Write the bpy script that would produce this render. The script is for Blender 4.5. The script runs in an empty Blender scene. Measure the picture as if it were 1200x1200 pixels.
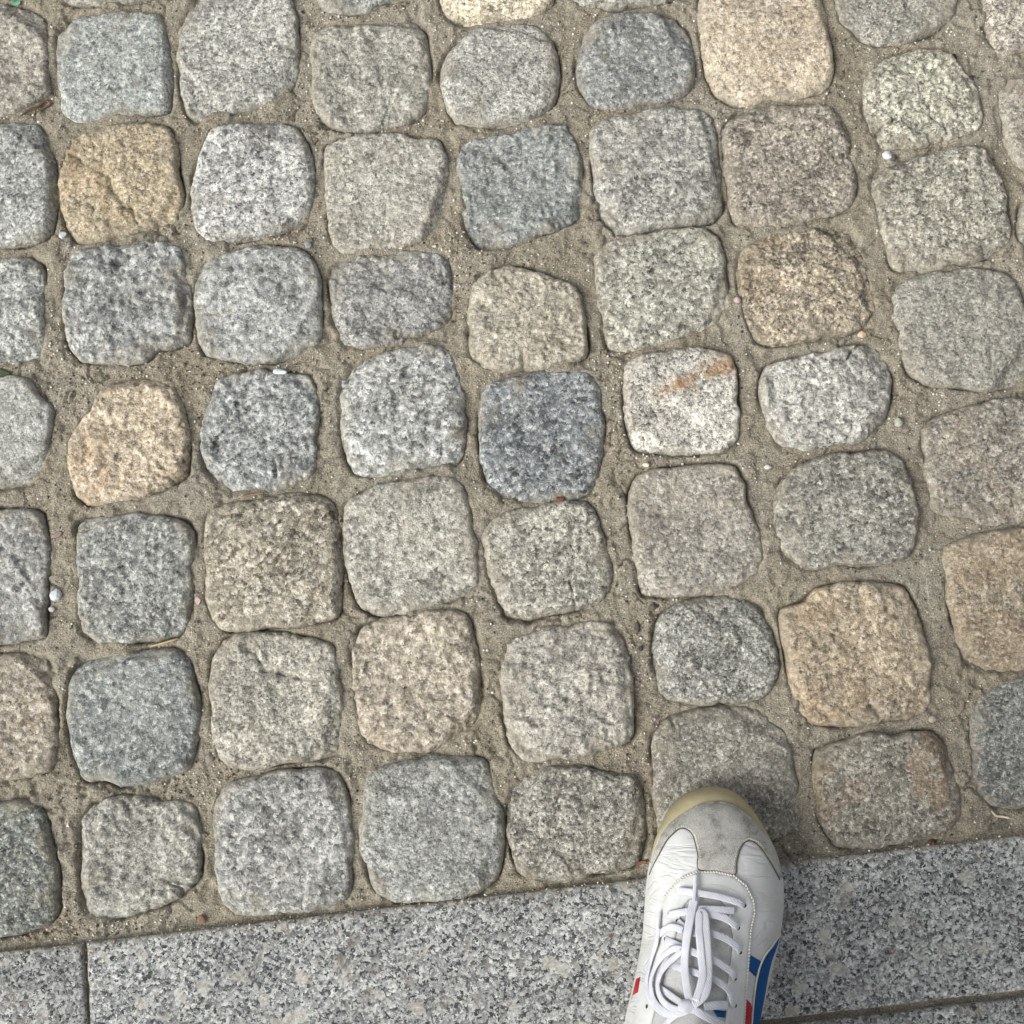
import bpy, bmesh, math, random
import numpy as np
from mathutils import Vector, Matrix, geometry

random.seed(7)
SC = bpy.context.scene
COL = SC.collection
R = math.radians

# ------------------------------------------------------------------ camera
cam_data = bpy.data.cameras.new('camera')
cam = bpy.data.objects.new('camera', cam_data)
COL.objects.link(cam)
cam.location = (0.0, -1.14 * math.sin(R(10)), 1.14 * math.cos(R(10)))
cam.rotation_euler = (R(10), 0, 0)
cam_data.sensor_fit = 'AUTO'
cam_data.angle = R(40)
cam_data.clip_start = 0.02
cam_data.clip_end = 500
SC.camera = cam

# ------------------------------------------------------------------ daylight: bright overcast, soft light from the left
SUN_EL, SUN_AZ = 40.0, 213.0          # azimuth measured counter-clockwise from +X
world = bpy.data.worlds.new('World')
SC.world = world
world.use_nodes = True
wn = world.node_tree.nodes
wl = world.node_tree.links
wn.clear()
w_out = wn.new('ShaderNodeOutputWorld')
w_bg = wn.new('ShaderNodeBackground')
w_sky = wn.new('ShaderNodeTexSky')
w_sky.sky_type = 'NISHITA'
w_sky.sun_disc = False
w_sky.sun_elevation = R(SUN_EL)
w_sky.sun_rotation = R(90 - SUN_AZ)
w_sky.dust_density = 4.0
w_sky.air_density = 1.0
w_hs = wn.new('ShaderNodeHueSaturation')
w_hs.inputs['Saturation'].default_value = 0.12      # thin cloud greys the sky
wl.new(w_sky.outputs[0], w_hs.inputs['Color'])
wl.new(w_hs.outputs[0], w_bg.inputs['Color'])
w_bg.inputs['Strength'].default_value = 0.08
wl.new(w_bg.outputs[0], w_out.inputs['Surface'])

sun_data = bpy.data.lights.new('sun', 'SUN')
sun_data.energy = 1.5
sun_data.angle = R(40)
sun_data.color = (1.0, 0.965, 0.89)
sun = bpy.data.objects.new('sun', sun_data)
COL.objects.link(sun)
sd = Vector((math.cos(R(SUN_AZ)) * math.cos(R(SUN_EL)), math.sin(R(SUN_AZ)) * math.cos(R(SUN_EL)), math.sin(R(SUN_EL))))
sun.rotation_euler = sd.to_track_quat('Z', 'Y').to_euler()
sun.location = (-1, 2, 3)

SC.render.engine = 'CYCLES'
SC.view_settings.view_transform = 'Standard'
SC.view_settings.look = 'None'
SC.view_settings.gamma = 1.0
SC.view_settings.use_curve_mapping = False
SC.view_settings.exposure = 1.04

# ------------------------------------------------------------------ helpers
def lin(c):
    c = c / 255.0
    return c / 12.92 if c <= 0.04045 else ((c + 0.055) / 1.055) ** 2.4
def rgb(r, g, b):
    return (lin(r), lin(g), lin(b))

def _h(ix, iy, seed):
    h = (ix.astype(np.int64) * 374761393 + iy.astype(np.int64) * 668265263 + seed * 974634541) & 0xffffffff
    h = ((h ^ (h >> 13)) * 1274126177) & 0xffffffff
    h = ((h ^ (h >> 16)) * 2246822519) & 0xffffffff
    return (h ^ (h >> 15)) / 4294967295.0 * 2 - 1
def vnoise(x, y, seed=0):
    ix = np.floor(x); iy = np.floor(y)
    fx = x - ix; fy = y - iy
    fx = fx * fx * fx * (fx * (fx * 6 - 15) + 10); fy = fy * fy * fy * (fy * (fy * 6 - 15) + 10)
    a = _h(ix, iy, seed); b = _h(ix + 1, iy, seed); c = _h(ix, iy + 1, seed); d = _h(ix + 1, iy + 1, seed)
    return (a * (1 - fx) + b * fx) * (1 - fy) + (c * (1 - fx) + d * fx) * fy
def fbm(x, y, freq, octv=3, seed=0, rough=0.5):
    s = 0; amp = 1.0; tot = 0
    for o in range(octv):
        s = s + amp * vnoise(x * freq + 13.7 * o, y * freq - 7.1 * o, seed + o * 17); tot += amp
        amp *= rough; freq *= 2.03
    return s / tot
def sstep(e0, e1, v):
    t = np.clip((v - e0) / (e1 - e0), 0, 1)
    return t * t * (3 - 2 * t)

def make_mesh(name, verts, faces, smooth=True):
    me = bpy.data.meshes.new(name)
    me.from_pydata([tuple(v) for v in verts], [], [tuple(f) for f in faces])
    me.update()
    if smooth:
        me.polygons.foreach_set('use_smooth', [True] * len(me.polygons))
    return me
def fast_mesh(name, V, F, smooth=True):
    """V (n,3) array, F (m,k) array with k = 3 or 4"""
    me = bpy.data.meshes.new(name)
    V = np.asarray(V, dtype=np.float32); F = np.asarray(F, dtype=np.int32)
    k = F.shape[1]
    me.vertices.add(len(V)); me.vertices.foreach_set('co', V.ravel())
    me.loops.add(F.size); me.loops.foreach_set('vertex_index', F.ravel())
    me.polygons.add(len(F)); me.polygons.foreach_set('loop_start', np.arange(0, F.size, k, dtype=np.int32))
    me.polygons.foreach_set('use_smooth', np.ones(len(F), dtype=bool) if smooth else np.zeros(len(F), dtype=bool))
    me.update(calc_edges=True)
    me.validate()
    return me
def put(name, me, mat=None, parent=None, loc=None):
    o = bpy.data.objects.new(name, me)
    COL.objects.link(o)
    if mat is not None:
        me.materials.append(mat)
    if parent is not None:
        o.parent = parent
    if loc is not None:
        o.location = loc
    return o
def tag(o, label=None, cat=None, group=None, kind=None):
    if label: o['label'] = label
    if cat: o['category'] = cat
    if group: o['group'] = group
    if kind: o['kind'] = kind
    return o
def color_attr(me, name, arr, alpha=1.0):
    a = me.attributes.new(name, 'FLOAT_COLOR', 'POINT')
    arr = np.asarray(arr, dtype=np.float32)
    a.data.foreach_set('color', np.concatenate([arr, np.full((len(arr), 1), alpha, dtype=np.float32)], 1).ravel())
def float_attr(me, name, arr):
    a = me.attributes.new(name, 'FLOAT', 'POINT')
    a.data.foreach_set('value', np.asarray(arr, dtype=np.float32))

# node helper
class NT:
    def __init__(self, name):
        self.m = bpy.data.materials.new(name); self.m.use_nodes = True
        self.t = self.m.node_tree; self.t.nodes.clear()
        self.out = self.n('ShaderNodeOutputMaterial'); self.b = self.n('ShaderNodeBsdfPrincipled')
        self.l(self.b.outputs[0], self.out.inputs[0])
    def n(self, typ, **kw):
        nd = self.t.nodes.new(typ)
        for k, v in kw.items(): setattr(nd, k, v)
        return nd
    def l(self, a, b): self.t.links.new(a, b)
    def put(self, sock, v):
        if isinstance(v, (int, float)): sock.default_value = v
        elif isinstance(v, (tuple, list)):
            sock.default_value = (v[0], v[1], v[2], 1.0) if len(sock.default_value) == 4 else v
        else: self.l(v, sock)
    def obj(self): return self.n('ShaderNodeTexCoord').outputs['Object']
    def attr(self, name, what='Color'):
        a = self.n('ShaderNodeAttribute'); a.attribute_name = name
        return a.outputs[what]
    def math(self, op, a, b=0.5, c=None, clamp=False):
        nd = self.n('ShaderNodeMath', operation=op, use_clamp=clamp)
        self.put(nd.inputs[0], a); self.put(nd.inputs[1], b)
        if c is not None: self.put(nd.inputs[2], c)
        return nd.outputs[0]
    def vmath(self, op, a, b):
        nd = self.n('ShaderNodeVectorMath', operation=op)
        self.put(nd.inputs[0], a)
        if op == 'SCALE': self.put(nd.inputs['Scale'], b)
        else: self.put(nd.inputs[1], b)
        return nd.outputs[0]
    def noise(self, co, scale, detail=4, rough=0.55, dist=0.0, out='Fac'):
        nd = self.n('ShaderNodeTexNoise'); self.l(co, nd.inputs['Vector'])
        nd.inputs['Scale'].default_value = scale; nd.inputs['Detail'].default_value = detail
        nd.inputs['Roughness'].default_value = rough; nd.inputs['Distortion'].default_value = dist
        return nd.outputs[out]
    def voro(self, co, scale, out='Color', feature='F1', rnd=1.0):
        nd = self.n('ShaderNodeTexVoronoi', feature=feature); self.l(co, nd.inputs['Vector'])
        nd.inputs['Scale'].default_value = scale; nd.inputs['Randomness'].default_value = rnd
        return nd.outputs[out]
    def ramp(self, fac, stops, interp='LINEAR'):
        nd = self.n('ShaderNodeValToRGB'); nd.color_ramp.interpolation = interp
        e = nd.color_ramp.elements
        while len(e) < len(stops): e.new(0.5)
        for i, (p, c) in enumerate(stops):
            e[i].position = p
            e[i].color = (c, c, c, 1) if isinstance(c, (int, float)) else (c[0], c[1], c[2], 1)
        self.put(nd.inputs[0], fac)
        return nd.outputs[0]
    def mix(self, fac, a, b, blend='MIX'):
        nd = self.n('ShaderNodeMix', data_type='RGBA', blend_type=blend)
        self.put(nd.inputs[0], fac); self.put(nd.inputs[6], a); self.put(nd.inputs[7], b)
        return nd.outputs[2]
    def bump(self, h, dist, strength=1.0, normal=None):
        nd = self.n('ShaderNodeBump'); self.l(h, nd.inputs['Height'])
        nd.inputs['Distance'].default_value = dist; nd.inputs['Strength'].default_value = strength
        if normal is not None: self.l(normal, nd.inputs['Normal'])
        return nd.outputs[0]
    def sep(self, col, i=0):
        nd = self.n('ShaderNodeSeparateColor'); self.l(col, nd.inputs[0]); return nd.outputs[i]
    def finish(self, col, rough=0.8, normal=None, spec=0.3):
        self.put(self.b.inputs['Base Color'], col); self.put(self.b.inputs['Roughness'], rough)
        self.b.inputs['Specular IOR Level'].default_value = spec
        if normal is not None: self.l(normal, self.b.inputs['Normal'])
        return self.m

# ------------------------------------------------------------------ materials
SAND = rgb(142, 135, 121)

def mat_cobble():
    t = NT('worn_granite')
    tint = t.attr('tint'); mask = t.attr('mask'); 
    co = t.vmath('ADD', t.vmath('SCALE', t.obj(), t.attr('grain', 'Fac')), t.attr('offs', 'Vector'))
    nz = t.noise(co, 250, 4, 0.7, out='Color')                 # soft speckle, also bends the grain borders
    cow = t.vmath('ADD', co, t.vmath('SCALE', t.vmath('SUBTRACT', nz, (0.5, 0.5, 0.5)), 0.010))
    g1c = t.voro(cow, 400)
    g1 = t.sep(g1c, 0)
    v1 = t.ramp(g1, [(0.0, 0.22), (0.13, 0.46), (0.3, 0.86), (0.62, 1.1), (0.86, 1.5), (1.0, 1.8)])
    v3 = t.ramp(t.sep(nz, 1), [(0.26, 0.34), (0.42, 0.84), (0.56, 1.18), (0.74, 2.1)])
    fine = t.ramp(t.noise(co, 900, 2, 0.7), [(0.25, 0.66), (0.5, 1.0), (0.75, 1.42)])
    v = t.math('MULTIPLY', t.math('POWER', v1, 0.75), t.math('MULTIPLY', v3, t.math('MULTIPLY', fine, t.sep(mask, 0))))
    v = t.math('POWER', v, t.attr('tint', 'Alpha'))                # some stones are more even than others
    cc = t.n('ShaderNodeCombineColor')
    for i in range(3): t.l(v, cc.inputs[i])
    col = t.mix(1.0, tint, cc.outputs[0], 'MULTIPLY')
    pale = t.ramp(t.math('MULTIPLY', g1, t.sep(nz, 1)), [(0.36, 0.0), (0.56, 0.6)])
    col = t.mix(pale, col, (0.58, 0.57, 0.54))
    fleck = t.math('MULTIPLY', t.ramp(t.sep(g1c, 2), [(0.84, 0.0), (0.95, 0.3)]), t.ramp(t.sep(nz, 2), [(0.5, 0.0), (0.62, 1.0)]))
    col = t.mix(fleck, col, (0.34, 0.24, 0.15))
    col = t.mix(t.math('MULTIPLY', t.sep(mask, 1), t.ramp(t.sep(nz, 0), [(0.3, 0.35), (0.6, 1.0)])), col, (0.27, 0.14, 0.05))    # iron stain
    dust = t.math('MULTIPLY', t.sep(mask, 2), t.ramp(t.sep(nz, 2), [(0.35, 1.0), (0.68, 0.25)]))
    col = t.mix(dust, col, SAND)
    h = t.math('ADD', t.noise(co, 150, 4, 0.7), t.math('MULTIPLY', t.sep(t.noise(co, 700, 1, 0.5, out='Color'), 0), 0.22))
    return t.finish(col, 0.82, t.bump(h, 0.0026, 0.85), 0.25)

def mat_slab():
    t = NT('sawn_granite')
    co = t.vmath('ADD', t.obj(), t.attr('offs', 'Vector'))
    nz = t.noise(co, 380, 3, 0.66, out='Color')
    cow = t.vmath('ADD', co, t.vmath('SCALE', t.vmath('SUBTRACT', nz, (0.5, 0.5, 0.5)), 0.008))
    g1c = t.voro(cow, 480)
    base = t.ramp(t.sep(g1c, 0), [(0.0, (0.024, 0.026, 0.030)), (0.13, (0.052, 0.056, 0.062)), (0.26, (0.145, 0.152, 0.156)),
                       (0.5, (0.27, 0.282, 0.28)), (0.7, (0.37, 0.382, 0.376)), (0.92, (0.52, 0.53, 0.515))], 'LINEAR')
    v2 = t.ramp(t.sep(nz, 1), [(0.28, 0.45), (0.44, 0.86), (0.58, 1.1), (0.76, 1.5)])
    vc = t.n('ShaderNodeCombineColor')
    for i in range(3): t.l(v2, vc.inputs[i])
    col = t.mix(1.0, base, vc.outputs[0], 'MULTIPLY')
    g3 = t.voro(t.vmath('ADD', cow, (9.0, 3.0, 4.0)), 105)
    col = t.mix(t.ramp(t.sep(g3, 2), [(0.92, 0.0), (0.95, 0.45)]), col, (0.20, 0.172, 0.15))
    col = t.mix(t.ramp(t.sep(g3, 0), [(0.945, 0.0), (0.97, 0.55)]), col, (0.46, 0.44, 0.39))
    worn = t.ramp(t.noise(co, 14, 3, 0.6), [(0.32, 0.72), (0.55, 0.98), (0.75, 1.06)])
    wc = t.n('ShaderNodeCombineColor')
    for i in range(3): t.l(worn, wc.inputs[i])
    col = t.mix(1.0, col, wc.outputs[0], 'MULTIPLY')
    edge = t.attr('edge', 'Fac')
    dm = t.ramp(t.math('ADD', t.sep(nz, 0), t.math('MULTIPLY', edge, 0.3)), [(0.70, 0.0), (0.95, 0.6)])
    col = t.mix(dm, col, SAND)
    h = t.noise(co, 420, 3, 0.65)
    return t.finish(col, 0.74, t.bump(h, 0.0010, 0.6), 0.35)

def mat_mortar():
    t = NT('sandy_mortar')
    co = t.obj()
    n2c = t.noise(co, 110, 4, 0.7, out='Color'); n2 = t.sep(n2c, 0)
    n3c = t.noise(co, 800, 2, 0.7, out='Color'); n3 = t.sep(n3c, 0)
    col = t.mix(t.ramp(t.noise(co, 9, 1, 0.5), [(0.35, 0.0), (0.65, 1.0)]), rgb(136, 129, 114), rgb(141, 136, 124))
    f = t.math('MULTIPLY', t.ramp(n2, [(0.25, 0.66), (0.5, 1.0), (0.75, 1.25)]), t.ramp(n3, [(0.28, 0.42), (0.5, 1.0), (0.74, 1.65)]))
    fc = t.n('ShaderNodeCombineColor')
    for i in range(3): t.l(f, fc.inputs[i])
    col = t.mix(1.0, col, fc.outputs[0], 'MULTIPLY')
    col = t.mix(t.ramp(t.sep(n3c, 1), [(0.66, 0.0), (0.74, 0.55)]), col, (0.44, 0.41, 0.35))
    col = t.mix(t.ramp(t.sep(n3c, 2), [(0.27, 0.5), (0.35, 0.0)]), col, (0.06, 0.05, 0.042))
    cw = t.vmath('ADD', co, t.vmath('SCALE', n2c, 0.012))
    ce = t.voro(cw, 20, 'Distance', 'DISTANCE_TO_EDGE')
    crack = t.math('MULTIPLY', t.ramp(ce, [(0.0, 1.0), (0.02, 0.0)]), t.ramp(t.noise(co, 7, 1), [(0.53, 0.0), (0.6, 1.0)]))
    col = t.mix(t.math('MULTIPLY', crack, 0.55), col, (0.06, 0.05, 0.04))
    h = t.math('ADD', t.noise(co, 130, 4, 0.7), t.math('MULTIPLY', t.noise(co, 900, 1, 0.7), 0.5))
    return t.finish(col, 0.92, t.bump(h, 0.0024, 0.8), 0.15)

def mat_simple(name, col, rough=0.8, nscale=300, namt=0.25, bump=0.0004, spec=0.3, attr=None):
    t = NT(name); co = t.obj()
    n = t.noise(co, nscale, 5, 0.65)
    f = t.ramp(n, [(0.25, 1 - namt), (0.5, 1.0), (0.75, 1 + namt)])
    fc = t.n('ShaderNodeCombineColor')
    for i in range(3): t.l(f, fc.inputs[i])
    c = t.mix(1.0, t.attr(attr) if attr else col, fc.outputs[0], 'MULTIPLY')
    return t.finish(c, rough, t.bump(n, bump, 0.8), spec)

def mat_leather():
    t = NT('white_leather'); co = t.obj()
    n = t.noise(co, 26, 5, 0.6); n2 = t.noise(co, 900, 3, 0.6)
    col = t.mix(t.ramp(n, [(0.38, 1.0), (0.62, 0.0)]), (0.60, 0.612, 0.62), (0.48, 0.485, 0.48))
    st = t.n('ShaderNodeMapping'); t.l(co, st.inputs[0]); st.inputs['Scale'].default_value = (12, 70, 20)
    cr = t.noise(st.outputs[0], 1.0, 3, 0.5, 0.8)
    line = t.ramp(cr, [(0.43, 0.0), (0.495, 1.0), (0.56, 0.0)])
    col = t.mix(t.math('MULTIPLY', line, 0.07), col, (0.35, 0.33, 0.29))
    h = t.math('SUBTRACT', t.math('MULTIPLY', n2, 0.12), t.math('MULTIPLY', line, 0.8))
    return t.finish(col, 0.5, t.bump(h, 0.0008, 0.6), 0.4)

def mat_suede():
    t = NT('grey_suede'); co = t.obj()
    n = t.noise(co, 60, 6, 0.72, 0.2); n2 = t.noise(co, 1100, 4, 0.75)
    col = t.ramp(n, [(0.34, (0.2, 0.197, 0.185)), (0.47, (0.40, 0.395, 0.37)), (0.6, (0.50, 0.495, 0.465))])
    f = t.ramp(n2, [(0.25, 0.62), (0.75, 1.3)])
    fc = t.n('ShaderNodeCombineColor')
    for i in range(3): t.l(f, fc.inputs[i])
    col = t.mix(1.0, col, fc.outputs[0], 'MULTIPLY')
    return t.finish(col, 0.95, t.bump(n2, 0.0009, 0.7), 0.1)

def mat_lace():
    t = NT('white_lace'); co = t.obj()
    w = t.n('ShaderNodeTexWave', wave_type='BANDS', bands_direction='DIAGONAL'); t.l(co, w.inputs['Vector'])
    w.inputs['Scale'].default_value = 420; w.inputs['Distortion'].default_value = 4.0
    n = t.noise(co, 60, 4, 0.6)
    col = t.mix(t.ramp(n, [(0.35, 1.0), (0.65, 0.0)]), (0.70, 0.72, 0.79), (0.57, 0.585, 0.65))
    h = t.math('ADD', w.outputs['Fac'], t.math('MULTIPLY', t.noise(co, 1500, 2, 0.6), 0.6))
    return t.finish(col, 0.9, t.bump(h, 0.0004, 0.6), 0.15)

M = {}
M['cobble'] = mat_cobble(); M['slab'] = mat_slab(); M['mortar'] = mat_mortar()
M['leather'] = mat_leather(); M['suede'] = mat_suede(); M['lace'] = mat_lace()
M['gum'] = mat_simple('gum_rubber', (0.34, 0.30, 0.18), 0.6, 60, 0.22, 0.0003, 0.35)
M['midsole'] = mat_simple('dirty_white_rubber', (0.50, 0.49, 0.455), 0.65, 80, 0.2, 0.0003, 0.35)
M['blue'] = mat_simple('blue_leather', (0.003, 0.065, 0.21), 0.6, 120, 0.3, 0.0005, 0.15)
M['red'] = mat_simple('red_leather', (0.34, 0.02, 0.033), 0.6, 120, 0.3, 0.0005, 0.15)
M['thread'] = mat_simple('thread', (0.62, 0.60, 0.55), 0.9, 800, 0.2, 0.0003, 0.1)
M['dark'] = mat_simple('dark_cloth', (0.035, 0.035, 0.04), 0.95, 500, 0.2, 0.0004, 0.1)
M['seam'] = mat_simple('dark_seam', (0.09, 0.085, 0.075), 0.95, 500, 0.2, 0.0004, 0.1)  # dark tone for the thin line along the toe cap's inner edge
M['lining'] = mat_simple('pale_grey_textile', (0.46, 0.46, 0.46), 0.9, 700, 0.2, 0.0005, 0.1)
M['eyestay'] = mat_simple('off_white_suede', (0.57, 0.58, 0.58), 0.85, 70, 0.16, 0.0004, 0.2)
M['grit'] = mat_simple('grit', None, 0.75, 500, 0.3, 0.0004, 0.3, attr='tint')

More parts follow.
